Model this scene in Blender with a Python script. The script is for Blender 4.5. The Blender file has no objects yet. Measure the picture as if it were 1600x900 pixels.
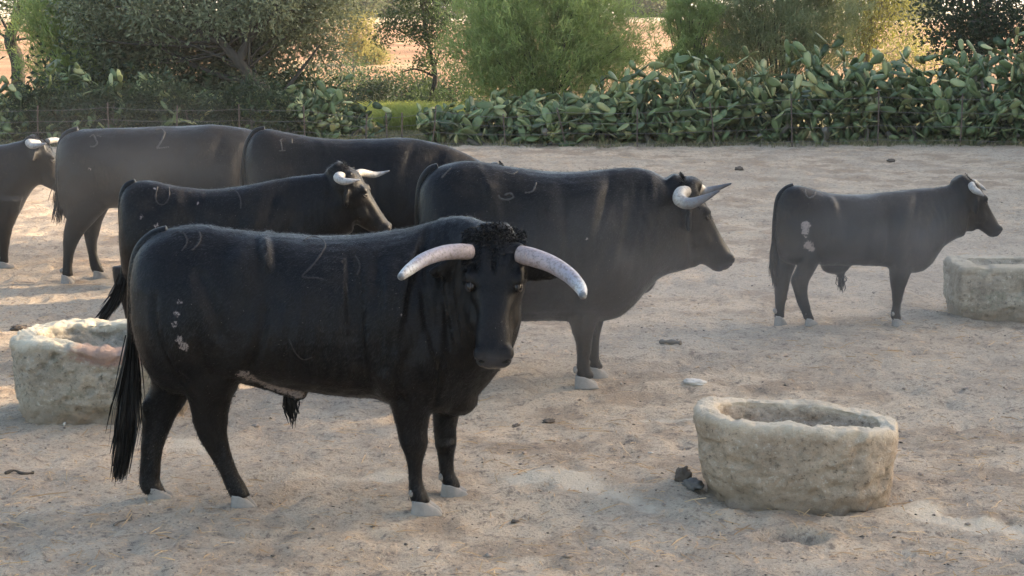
import bpy, math, random
import numpy as np
from mathutils import Vector, Matrix
from mathutils.bvhtree import BVHTree

R = math.radians
rng = np.random.default_rng(7)
random.seed(7)
sc = bpy.context.scene
col = sc.collection

# ------------------------------------------------------------------ camera, sky, sun, exposure
CAM_H, FPX, TILT = 2.44, 2850.0, R(8.757)
cam_d = bpy.data.cameras.new('camera'); cam = bpy.data.objects.new('camera', cam_d); col.objects.link(cam)
cam.location = (0, 0, CAM_H); cam.rotation_euler = (R(90) - TILT, 0, 0)
cam_d.sensor_width = 36.0; cam_d.lens = FPX / 1600 * 36.0
cam_d.clip_start = 0.1; cam_d.clip_end = 8000
sc.camera = cam

SUN_EL, SUN_AZ = R(18), R(66)          # azimuth clockwise from +Y: low sun from the right
sun_dir = Vector((math.sin(SUN_AZ) * math.cos(SUN_EL), math.cos(SUN_AZ) * math.cos(SUN_EL), math.sin(SUN_EL)))
world = bpy.data.worlds.new('World'); sc.world = world; world.use_nodes = True
wn = world.node_tree.nodes; wl = world.node_tree.links
bg = wn['Background']; sky = wn.new('ShaderNodeTexSky'); sky.sky_type = 'NISHITA'; sky.sun_disc = False
sky.sun_elevation = SUN_EL; sky.sun_rotation = SUN_AZ; sky.altitude = 50; sky.dust_density = 3.0; sky.air_density = 1.0; sky.ozone_density = 0.4
wl.new(sky.outputs[0], bg.inputs[0]); bg.inputs[1].default_value = 0.15
sun_d = bpy.data.lights.new('sun', 'SUN'); sun = bpy.data.objects.new('sun', sun_d); col.objects.link(sun)
sun_d.energy = 3.0; sun_d.angle = R(0.6); sun_d.color = (1.0, 0.80, 0.56)
sun.rotation_euler = (-sun_dir).to_track_quat('-Z', 'Y').to_euler()
vs = sc.view_settings; vs.view_transform = 'Standard'; vs.look = 'None'; vs.exposure = 2.0; vs.gamma = 1.0
vs.use_curve_mapping = False
sc.render.filter_size = 0.95
cy = sc.cycles
cy.use_denoising = True; cy.use_adaptive_sampling = True; cy.adaptive_threshold = 0.02
try: cy.denoiser = 'OPENIMAGEDENOISE'
except Exception: pass
cy.max_bounces = 5; cy.diffuse_bounces = 2; cy.glossy_bounces = 2; cy.transmission_bounces = 2
cy.transparent_max_bounces = 6; cy.volume_bounces = 1; cy.volume_step_rate = 1.0; cy.volume_max_steps = 64
cy.caustics_reflective = False; cy.caustics_refractive = False

# ------------------------------------------------------------------ photograph geometry -> places
ct, st = math.cos(TILT), math.sin(TILT)
def ray(px, py):
    x = (px - 800) / FPX; v = (450 - py) / FPX
    return Vector((x, ct + v * st, -st + v * ct))
def U(px, py, Y):
    d = ray(px, py); t = Y / d.y
    return Vector((t * d.x, Y, CAM_H + t * d.z))
def G(px, py, z=0.0):
    d = ray(px, py); t = (z - CAM_H) / d.z
    return Vector((t * d.x, t * d.y, z))
def ppm(Y, Z=0.7):                        # picture pixels per metre at distance Y
    return FPX / (Y * ct + (CAM_H - Z) * st)

# ------------------------------------------------------------------ noise
PERM = np.random.default_rng(3).permutation(1024)
VAL = np.random.default_rng(4).uniform(-1, 1, 1024)
def _h(*k):
    r = np.zeros_like(k[0])
    for a in k: r = PERM[(r + a) & 1023]
    return VAL[r]
def noise2(x, y):
    xi = np.floor(x).astype(int); yi = np.floor(y).astype(int); u = x - xi; v = y - yi
    u = u * u * u * (u * (u * 6 - 15) + 10); v = v * v * v * (v * (v * 6 - 15) + 10)
    a = _h(xi, yi); b = _h(xi + 1, yi); c = _h(xi, yi + 1); d = _h(xi + 1, yi + 1)
    return (a * (1 - u) + b * u) * (1 - v) + (c * (1 - u) + d * u) * v
def noise3(p):
    x, y, z = p[..., 0], p[..., 1], p[..., 2]
    xi, yi, zi = (np.floor(q).astype(int) for q in (x, y, z)); u, v, w = x - xi, y - yi, z - zi
    u, v, w = (q * q * (3 - 2 * q) for q in (u, v, w))
    def pl(k):
        a = _h(xi, yi, k); b = _h(xi + 1, yi, k); c = _h(xi, yi + 1, k); d = _h(xi + 1, yi + 1, k)
        return (a * (1 - u) + b * u) * (1 - v) + (c * (1 - u) + d * u) * v
    return pl(zi) * (1 - w) + pl(zi + 1) * w
def fbm2(x, y, o=4, g=0.5):
    s = 0; a = 1
    for i in range(o): s = s + a * noise2(x + 17.3 * i, y - 9.1 * i); x = x * 2.03; y = y * 2.03; a *= g
    return s
def fbm3(p, o=4, g=0.5):
    s = 0; a = 1
    for i in range(o): s = s + a * noise3(p + 13.7 * i); p = p * 2.03; a *= g
    return s
def sstep(a, b, x):
    t = np.clip((x - a) / (b - a), 0, 1); return t * t * (3 - 2 * t)

# ------------------------------------------------------------------ mesh and object helpers
def mesh_from(name, V, F, smooth=True, attrs=None):
    """V (n,3); F list/array of quads or tris, or list of arrays"""
    me = bpy.data.meshes.new(name)
    V = np.asarray(V, dtype=np.float32)
    Fs = F if isinstance(F, list) and len(F) and isinstance(F[0], np.ndarray) else [np.asarray(F, dtype=np.int32)]
    me.vertices.add(len(V)); me.vertices.foreach_set('co', V.ravel())
    nl = sum(f.size for f in Fs); nf = sum(len(f) for f in Fs)
    me.loops.add(nl); me.polygons.add(nf)
    me.loops.foreach_set('vertex_index', np.concatenate([f.ravel() for f in Fs]).astype(np.int32))
    tot = np.concatenate([np.full(len(f), f.shape[1], dtype=np.int32) for f in Fs])
    start = np.concatenate([[0], np.cumsum(tot)[:-1]]).astype(np.int32)
    me.polygons.foreach_set('loop_start', start)
    try: me.polygons.foreach_set('loop_total', tot)
    except Exception: pass
    me.polygons.foreach_set('use_smooth', np.full(nf, smooth))
    if attrs:
        for k, a in attrs.items():
            at = me.attributes.new(k, 'FLOAT', 'POINT'); at.data.foreach_set('value', np.asarray(a, dtype=np.float32))
    me.update(calc_edges=True); me.validate()
    return me
def tag(o, label=None, cat=None, group=None, kind=None):
    if label: o['label'] = label
    if cat: o['category'] = cat
    if group: o['group'] = group
    if kind: o['kind'] = kind
    return o
def obj(name, me, mat=None, parent=None):
    o = bpy.data.objects.new(name, me); col.objects.link(o)
    if mat is not None and me is not None and not me.materials: me.materials.append(mat)
    if parent is not None:
        o.parent = parent
        o.matrix_parent_inverse = parent.matrix_basis.inverted()
    return o
def empty(name, loc):
    o = bpy.data.objects.new(name, None); col.objects.link(o); o.location = loc; o.empty_display_size = 0.2
    return o

def loft(rings, cap=True):
    rings = np.asarray(rings); n, m, _ = rings.shape
    V = rings.reshape(-1, 3)
    i, j = np.meshgrid(np.arange(n - 1), np.arange(m), indexing='ij'); j2 = (j + 1) % m
    Q = np.stack([i * m + j, i * m + j2, (i + 1) * m + j2, (i + 1) * m + j], -1).reshape(-1, 4)
    fs = [Q]
    if cap:
        c0 = len(V); V = np.vstack([V, rings[0].mean(0), rings[-1].mean(0)])
        k = np.arange(m); k2 = (k + 1) % m
        fs.append(np.stack([np.full(m, c0), k2, k], -1)); b = (n - 1) * m
        fs.append(np.stack([np.full(m, c0 + 1), b + k, b + k2], -1))
    return V, fs
def catmull(P, n):
    P = np.asarray(P, float); t = np.linspace(0, len(P) - 1, n); i = np.clip(np.floor(t).astype(int), 0, len(P) - 2); u = (t - i)[:, None]
    p0 = P[np.clip(i - 1, 0, None)]; p1 = P[i]; p2 = P[i + 1]; p3 = P[np.clip(i + 2, None, len(P) - 1)]
    return 0.5 * (2 * p1 + (p2 - p0) * u + (2 * p0 - 5 * p1 + 4 * p2 - p3) * u ** 2 + (3 * p1 - p0 - 3 * p2 + p3) * u ** 3)
def tube_rings(P, rad, m=10, flat=1.0):
    P = np.asarray(P, float); rad = np.broadcast_to(rad, len(P))
    T = np.gradient(P, axis=0); T /= np.linalg.norm(T, axis=1)[:, None] + 1e-9
    ref = np.array([0.31, 0.17, 0.93]) if abs(T[0][2]) < 0.8 else np.array([0.9, 0.3, 0.1])
    a = np.linspace(0, 2 * np.pi, m, endpoint=False); rings = []
    n = np.cross(T[0], ref); n /= np.linalg.norm(n)
    for k in range(len(P)):
        n = n - T[k] * n.dot(T[k]); n /= np.linalg.norm(n); b = np.cross(T[k], n)
        rings.append(P[k] + rad[k] * (np.cos(a)[:, None] * n + flat * np.sin(a)[:, None] * b))
    return np.array(rings)
def merge(parts):
    V = []; T = []; Q = []; o = 0
    for v, fs in parts:
        for f in (fs if isinstance(fs, list) else [fs]):
            f = np.asarray(f); (Q if f.shape[1] == 4 else T).append(f + o)
        V.append(np.asarray(v)); o += len(v)
    F = []
    if Q: F.append(np.vstack(Q).astype(np.int32))
    if T: F.append(np.vstack(T).astype(np.int32))
    return np.vstack(V), F
def ellipsoid(c, r, rot=None, m=20, n=12):
    th = np.linspace(0.12, np.pi - 0.12, n); a = np.linspace(0, 2 * np.pi, m, endpoint=False)
    rings = np.array([[(np.cos(x) * np.sin(t), np.sin(x) * np.sin(t), np.cos(t)) for x in a] for t in th[::-1]])
    v, f = loft(rings); v = v * np.asarray(r)
    if rot is not None: v = v @ np.array(rot.to_3x3()).T
    return v + np.asarray(c), f
def ribbons(P0, P1, P2, w0, w2=0.0, side=None):
    """curved three-point hair strands / grass blades (quadratic), as two-quad strips"""
    n = len(P0); d = P2 - P0
    if side is None: side = np.random.default_rng(n).normal(size=(n, 3))
    s = np.cross(d, side); s /= np.linalg.norm(s, axis=1)[:, None] + 1e-9
    w0 = np.broadcast_to(w0, n)[:, None]; w2 = np.broadcast_to(w2, n)[:, None]
    V = np.stack([P0 - s * w0, P0 + s * w0, P1 - s * (w0 * .8 + w2 * .2), P1 + s * (w0 * .8 + w2 * .2), P2 - s * w2, P2 + s * w2], 1).reshape(-1, 3)
    b = (np.arange(n) * 6)[:, None]
    F = np.vstack([b + np.array([[0, 1, 3, 2]]), b + np.array([[2, 3, 5, 4]])])
    return V, [F.astype(np.int32)]

# ------------------------------------------------------------------ materials
class NT:
    def __init__(s, name):
        s.m = bpy.data.materials.new(name); s.m.use_nodes = True; s.t = s.m.node_tree; s.n = s.t.nodes; s.l = s.t.links
        s.b = s.n['Principled BSDF']; s.o = s.n['Material Output']; s._c = {}
    def link(s, a, b): s.l.new(a, b)
    def val(s, sock, x):
        if isinstance(x, (int, float)): sock.default_value = x
        elif isinstance(x, tuple): sock.default_value = x if len(x) == 4 or len(sock.default_value) == 3 else (*x, 1)
        else: s.link(x, sock)
    def coord(s, kind='Object'):
        if kind not in s._c:
            if kind == 'Position': s._c[kind] = s.n.new('ShaderNodeNewGeometry').outputs['Position']
            else: s._c[kind] = s.n.new('ShaderNodeTexCoord').outputs[kind]
        return s._c[kind]
    def noise(s, scale, detail=4, rough=.55, vec=None, stretch=None, kind='Position', dist=0.0):
        n = s.n.new('ShaderNodeTexNoise'); v = vec or s.coord(kind)
        if stretch:
            mp = s.n.new('ShaderNodeMapping'); mp.inputs['Scale'].default_value = stretch; s.link(v, mp.inputs[0]); v = mp.outputs[0]
        s.link(v, n.inputs['Vector']); n.inputs['Scale'].default_value = scale; n.inputs['Detail'].default_value = detail
        n.inputs['Roughness'].default_value = rough; n.inputs['Distortion'].default_value = dist
        return n.outputs['Fac']
    def voro(s, scale, feature='F1', out='Distance', kind='Position'):
        n = s.n.new('ShaderNodeTexVoronoi'); n.feature = feature; s.link(s.coord(kind), n.inputs['Vector']); n.inputs['Scale'].default_value = scale
        return n.outputs[out]
    def ramp(s, fac, stops, interp='LINEAR'):
        r = s.n.new('ShaderNodeValToRGB'); r.color_ramp.interpolation = interp; e = r.color_ramp.elements
        while len(e) < len(stops): e.new(0.5)
        for k, (p, c) in enumerate(stops): e[k].position = p; e[k].color = (*c, 1) if len(c) == 3 else c
        s.link(fac, r.inputs[0]); return r.outputs[0]
    def mr(s, x, a, b, c=0.0, d=1.0):
        n = s.n.new('ShaderNodeMapRange'); n.inputs[1].default_value = a; n.inputs[2].default_value = b
        n.inputs[3].default_value = c; n.inputs[4].default_value = d; n.interpolation_type = 'SMOOTHSTEP'; s.link(x, n.inputs[0]); return n.outputs[0]
    def math(s, op, a, b=None):
        n = s.n.new('ShaderNodeMath'); n.operation = op; s.val(n.inputs[0], a)
        if b is not None: s.val(n.inputs[1], b)
        return n.outputs[0]
    def mix(s, fac, a, b, mode='MIX'):
        n = s.n.new('ShaderNodeMix'); n.data_type = 'RGBA'; n.blend_type = mode
        s.val(n.inputs[0], fac)
        for sock, x in ((n.inputs[6], a), (n.inputs[7], b)):
            if isinstance(x, tuple): sock.default_value = (*x, 1)
            else: s.link(x, sock)
        return n.outputs[2]
    def attr(s, name):
        n = s.n.new('ShaderNodeAttribute'); n.attribute_name = name; return n.outputs['Fac']
    def rnd(s): return s.n.new('ShaderNodeObjectInfo').outputs['Random']
    def bump(s, h, strength, dist, prev=None):
        n = s.n.new('ShaderNodeBump'); n.inputs['Strength'].default_value = strength; n.inputs['Distance'].default_value = dist
        s.link(h, n.inputs['Height'])
        if prev is not None: s.link(prev, n.inputs['Normal'])
        return n.outputs[0]
    def done(s, color, rough=.8, spec=.3, normal=None):
        s.val(s.b.inputs['Base Color'], color); s.val(s.b.inputs['Roughness'], rough); s.b.inputs['Specular IOR Level'].default_value = spec
        if normal is not None: s.link(normal, s.b.inputs['Normal'])
        return s.m

def mat_coat(name, dust=.25, tint=(0.0022, 0.0024, 0.0031)):
    t = NT(name)
    fine = t.noise(150, 3, .7, stretch=(1.2, 1, .5)); med = t.noise(30, 4, .72, stretch=(1.4, 1, .5)); big = t.attr('wide')
    c = t.mix(t.mr(big, .45, .8, 0, .6), tint, (0.0060, 0.0043, 0.0034))
    c = t.mix(t.mr(fine, .50, .68, 0, .75), c, (.0135, .0140, .0170))                # speckled sheen on hair tips put into the colour, grain of the short coat
    c = t.mix(t.math('MULTIPLY', t.mr(med, .52, .70, 0, .6), t.mr(fine, .4, .6)), c, (.016, .013, .011))
    df = t.math('MULTIPLY', t.attr('dust'), t.mr(med, .25, .8, .15, .6))
    df = t.math('ADD', df, t.math('MULTIPLY', t.mr(big, .5, .95, 0, dust), t.mr(med, .3, .7)))
    c = t.mix(df, c, (0.045, 0.036, 0.028))
    sp = t.math('MULTIPLY', t.math('LESS_THAN', t.voro(34), .055), t.mr(big, .52, .60))     # chaff and dandruff flecks in the coat
    c = t.mix(t.math('MULTIPLY', sp, .6), c, (.36, .32, .26))
    pa = t.attr('patch'); wt = t.mr(t.math('ADD', pa, t.math('MULTIPLY', t.math('MULTIPLY', t.math('SUBTRACT', t.noise(62, 3, .7), .5), 2.0), t.mr(pa, .0, .4))), .42, .72)
    c = t.mix(wt, c, (.25, .205, .185))
    ns = t.attr('nose'); c = t.mix(ns, c, (.040, .038, .040))
    ro = t.mix(ns, t.math('ADD', t.mr(med, .25, .75, .28, .42), t.mr(big, .3, .8, 0, .16)), (.26, .26, .26))
    b1 = t.bump(med, .26, .012); b2 = t.bump(fine, .55, .004, b1)
    return t.done(c, ro, .13, b2)
def mat_simple(name, color, rough=.7, spec=.3, var=.25, scale=20, bump=.2, bd=.004):
    t = NT(name); n = t.noise(scale, 5, .65)
    dk = tuple(x * (1 - var) for x in color); lt = tuple(min(1, x * (1 + var)) for x in color)
    return t.done(t.mix(n, dk, lt), rough, spec, t.bump(t.noise(scale * 3, 4), bump, bd))
def mat_horn(name, stops):
    t = NT(name); a = t.attr('along'); n = t.noise(40, 4, .6)
    a2 = t.math('ADD', a, t.math('MULTIPLY', t.math('SUBTRACT', n, .5), .16))
    c = t.ramp(a2, stops); c = t.mix(t.mr(t.noise(55, 5, .8), .46, .64, 0, .75), c, (.115, .085, .075))
    return t.done(c, t.mr(n, .3, .7, .38, .6), .35, t.bump(t.math('ADD', t.noise(90, 3), t.math('MULTIPLY', t.math('SINE', t.math('MULTIPLY', a2, 95.0)), t.mr(a, .45, .0, 0, .5))), .4, .004))
def mat_leaf(name, dark, light, trans=.35, rough=.55, spec=.3):
    t = NT(name); r = t.attr('rnd'); n = t.noise(1.1, 3, .6)
    c = t.mix(r, dark, light); c = t.mix(t.mr(n, .35, .7, 0, .5), c, tuple(x * .55 for x in dark))
    t.done(c, rough, spec)
    tr = t.n.new('ShaderNodeBsdfTranslucent'); t.link(t.mix(.5, c, tuple(min(1, x * 1.5) for x in light)), tr.inputs[0])
    mx = t.n.new('ShaderNodeMixShader'); mx.inputs[0].default_value = trans
    t.link(t.b.outputs[0], mx.inputs[1]); t.link(tr.outputs[0], mx.inputs[2]); t.link(mx.outputs[0], t.o.inputs['Surface'])
    return t.m
def mat_bark(name, a=(.10, .085, .07), b=(.22, .19, .16)):
    t = NT(name); n = t.noise(14, 6, .7, stretch=(1, 1, .25))
    return t.done(t.mix(n, a, b), .9, .2, t.bump(n, .8, .03))

def mat_ground():
    t = NT('trampled_sand'); P = t.coord('Position')
    sx = t.n.new('ShaderNodeSeparateXYZ'); t.link(P, sx.inputs[0]); X, Y, Z = sx.outputs
    n1 = t.attr('wide'); n2 = t.attr('mid'); n3 = t.noise(17, 5, .75); n4 = t.noise(62, 4, .75)
    c = t.ramp(n2, [(.25, (.370, .276, .192)), (.5, (.475, .364, .256)), (.75, (.570, .444, .316))])
    c = t.mix(t.mr(n1, .40, .62, 0, .6), c, (.435, .358, .272))                     # greyer trodden areas
    c = t.mix(t.mr(n3, .53, .64, 0, .80), c, (.20, .153, .118))                    # dung crumbs and damp clods
    c = t.mix(t.mr(n3, .44, .34, 0, .7), c, (.62, .42, .26))                      # straw and orange grit
    c = t.mix(t.mr(n4, .54, .64, 0, .75), c, (.20, .155, .12))
    c = t.mix(t.mr(n4, .43, .33, 0, .6), c, (.62, .51, .41))
    pale_streak = t.mr(t.math('ADD', t.attr('pale_streak'), t.math('MULTIPLY', t.math('SUBTRACT', n3, .5), 1.1)), .25, .95, 0, .85)
    c = t.mix(pale_streak, c, (.64, .54, .41))                                             # paler streaks drawn over the sand
    # beyond the hedge: dry grass, then the orange stubble slope
    fld = t.noise(.22, 6, .72, stretch=(.35, 1, 1))
    gr = t.ramp(fld, [(.3, (.13, .14, .06)), (.55, (.27, .23, .11)), (.75, (.36, .27, .15))])
    c = t.mix(t.mr(t.math('ADD', Y, t.math('MULTIPLY', n1, 2.0)), 33.6, 35.5), c, gr)
    red = t.ramp(fld, [(.32, (.24, .13, .075)), (.5, (.42, .24, .135)), (.72, (.52, .36, .21))])
    c = t.mix(t.mr(Y, 52, 64), c, red)
    c = t.mix(t.mr(Y, 120, 150), c, (.60, .49, .34))
    h = t.math('ADD', t.math('MULTIPLY', n3, .6), t.math('MULTIPLY', n4, .4))
    return t.done(c, .95, .12, t.bump(h, 1.0, .05))
def mat_stone(name, base, lichen, stain=None, top=(.50, .43, .33)):
    t = NT(name); n2 = t.noise(5, 6, .7); n3 = t.noise(34, 6, .75); n4 = t.noise(120, 4, .7)
    c = t.ramp(n2, [(.3, tuple(x * .62 for x in base)), (.5, base), (.7, tuple(min(1, x * 1.3) for x in base))])
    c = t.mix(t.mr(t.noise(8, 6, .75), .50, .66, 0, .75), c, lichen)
    c = t.mix(t.mr(n3, .53, .66, 0, .85), c, tuple(x * .33 for x in base))
    c = t.mix(t.mr(n3, .44, .33, 0, .6), c, (.62, .56, .47))
    c = t.mix(t.mr(n4, .55, .75, 0, .6), c, (.55, .49, .40))
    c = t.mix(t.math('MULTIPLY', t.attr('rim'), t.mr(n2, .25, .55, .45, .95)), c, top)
    c = t.mix(t.math('MULTIPLY', t.attr('dirt'), t.mr(n2, .3, .65, .4, 1.0)), c, (.30, .225, .16))
    if stain: c = t.mix(t.mr(t.math('ADD', t.attr('stain'), t.math('SUBTRACT', n3, .5)), .35, .7, 0, .8), c, stain)
    b = t.bump(n3, .9, .02); b = t.bump(n4, .6, .006, b)
    return t.done(c, .93, .15, b)
def mat_volume(name, dens, color=(.93, .90, .86), soft=None, aniso=.25):
    m = bpy.data.materials.new(name); m.use_nodes = True; n = m.node_tree.nodes; l = m.node_tree.links
    n.remove(n['Principled BSDF']); v = n.new('ShaderNodeVolumePrincipled'); l.new(v.outputs[0], n['Material Output'].inputs['Volume'])
    v.inputs['Color'].default_value = (*color, 1); v.inputs['Density'].default_value = dens; v.inputs['Anisotropy'].default_value = aniso
    if soft:
        tc = n.new('ShaderNodeTexCoord'); ln = n.new('ShaderNodeVectorMath'); ln.operation = 'LENGTH'; l.new(tc.outputs['Object'], ln.inputs[0])
        mr = n.new('ShaderNodeMapRange'); mr.interpolation_type = 'SMOOTHSTEP'; mr.inputs[1].default_value = 1.0; mr.inputs[2].default_value = .15
        mr.inputs[3].default_value = 0; mr.inputs[4].default_value = 1; l.new(ln.outputs['Value'], mr.inputs[0])
        nz = n.new('ShaderNodeTexNoise'); nz.inputs['Scale'].default_value = soft; nz.inputs['Detail'].default_value = 2
        l.new(tc.outputs['Object'], nz.inputs['Vector'])
        m2 = n.new('ShaderNodeMapRange'); m2.inputs[1].default_value = .3; m2.inputs[2].default_value = .7; m2.inputs[3].default_value = .25; m2.inputs[4].default_value = 1.6
        l.new(nz.outputs['Fac'], m2.inputs[0])
        a = n.new('ShaderNodeMath'); a.operation = 'MULTIPLY'; l.new(mr.outputs[0], a.inputs[0]); l.new(m2.outputs[0], a.inputs[1])
        b = n.new('ShaderNodeMath'); b.operation = 'MULTIPLY'; l.new(a.outputs[0], b.inputs[0]); b.inputs[1].default_value = dens
        l.new(b.outputs[0], v.inputs['Density'])
    return m

# ================================================================== ground
TROUGH_A = (G(1236, 770).x, 8.89)         # foreground right
def gz_fine(x, y):
    """relief of the trampled corral, fading out beyond the hedge"""
    m = 1 - sstep(32, 36, y)
    z = .030 * fbm2(x * .55, y * .55, 3) + .012 * fbm2(x * 2.4, y * 2.4, 3) + .012 * fbm2(x * 9.5 + 40, y * 9.5, 3, .75)
    r = 1 - np.abs(fbm2(x * 5.1 - 11, y * 5.1 + 4, 2)); z = z + .012 * (r - .6)
    pit = noise2(x * 6.3 + 71, y * 6.3 - 23); z = z - .026 * sstep(.40, .75, pit) + .007 * sstep(.5, .85, noise2(x * 9 - 51, y * 9 + 13))
    return z * m * .8
def gz(x, y):
    x = np.asarray(x, float); y = np.asarray(y, float)
    z = gz_fine(x, y)
    z = z - 0.55 * sstep(36, 46, y) * (1 - sstep(54, 75, y)) + 1.5 * sstep(55, 150, y) + .5 * sstep(150, 330, y) - 9.0 * sstep(420, 1500, y)
    z = z + .35 * fbm2(x * .035, y * .035, 3) * sstep(45, 110, y)
    tx, ty = TROUGH_A                                                       # scuffed skirt and the hollow before the round trough
    d = np.hypot((x - tx) / .62, (y - ty) / .45); z = z + .035 * np.exp(-((d - 1.0) / .22) ** 2)
    h = G(1240, 842); d = np.hypot((x - h.x) / .19, (y - h.y) / .13); z = z - .13 * (1 - sstep(.45, 1.0, d)) + .02 * np.exp(-((d - 1.15) / .25) ** 2)
    f = G(868, 748); d = np.hypot((x - f.x) / .24, (y - f.y) / .28); z = z + .03 * np.exp(-d ** 2 * 2)
    return z
def graded(core, far, n):
    e = np.geomspace(1, far, n)
    return e
ys = [-60, -20, -5, 2, 5, 6.2]; y = 7.0
while y < 34: ys.append(y); y += max(.021, .0041 * y)
while y < 900: ys.append(y); y *= 1.022
ys += [1200, 1800, 2600, 4000, 6000]
xs = list(np.arange(-6.2, 6.2001, .036)); e = 6.2; stp = .05
while e < 120: e += stp; stp *= 1.06; xs = [-e] + xs + [e]
for e in (160, 240, 400, 700, 1200, 2200, 4000): xs = [-e] + xs + [e]
xs = np.array(xs); ys = np.array(ys); GX, GY = np.meshgrid(xs, ys); Zg = gz(GX, GY)
nx, ny = len(xs), len(ys); idx = np.arange(nx * ny).reshape(ny, nx)
Fq = np.stack([idx[:-1, :-1], idx[:-1, 1:], idx[1:, 1:], idx[1:, :-1]], -1).reshape(-1, 4)
pale_streak = np.zeros_like(GX)
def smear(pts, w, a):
    global pale_streak
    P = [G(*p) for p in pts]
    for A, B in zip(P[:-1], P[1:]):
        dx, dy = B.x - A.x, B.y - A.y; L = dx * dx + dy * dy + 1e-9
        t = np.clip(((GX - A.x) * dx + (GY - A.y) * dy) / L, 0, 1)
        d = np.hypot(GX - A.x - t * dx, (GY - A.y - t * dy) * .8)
        pale_streak = np.maximum(pale_streak, a * np.exp(-(d / w) ** 2))
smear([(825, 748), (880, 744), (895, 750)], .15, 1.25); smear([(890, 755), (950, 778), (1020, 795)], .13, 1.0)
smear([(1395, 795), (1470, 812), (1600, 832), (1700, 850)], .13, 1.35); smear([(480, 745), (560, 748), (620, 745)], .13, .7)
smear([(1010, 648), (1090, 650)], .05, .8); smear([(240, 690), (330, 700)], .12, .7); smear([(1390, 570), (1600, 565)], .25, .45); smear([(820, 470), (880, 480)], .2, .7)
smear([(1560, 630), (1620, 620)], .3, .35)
pale_streak = pale_streak * np.clip(.85 + .45 * fbm2(GX * 3.3 + 5, GY * 3.3, 4, .65), 0, 1.3)
ground = obj('ground', mesh_from('ground', np.stack([GX, GY, Zg], -1).reshape(-1, 3), Fq, True, {'pale_streak': pale_streak.ravel(), 'wide': .5 + .5 * fbm2(GX.ravel() * .55, GY.ravel() * .55, 5, .6), 'mid': .5 + .42 * fbm2(GX.ravel() * 3.1, GY.ravel() * 3.1, 5, .65)}), mat_ground())
tag(ground, 'pale trampled sandy ground of the corral running out to the dry fields', None, None, 'structure')

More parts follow.
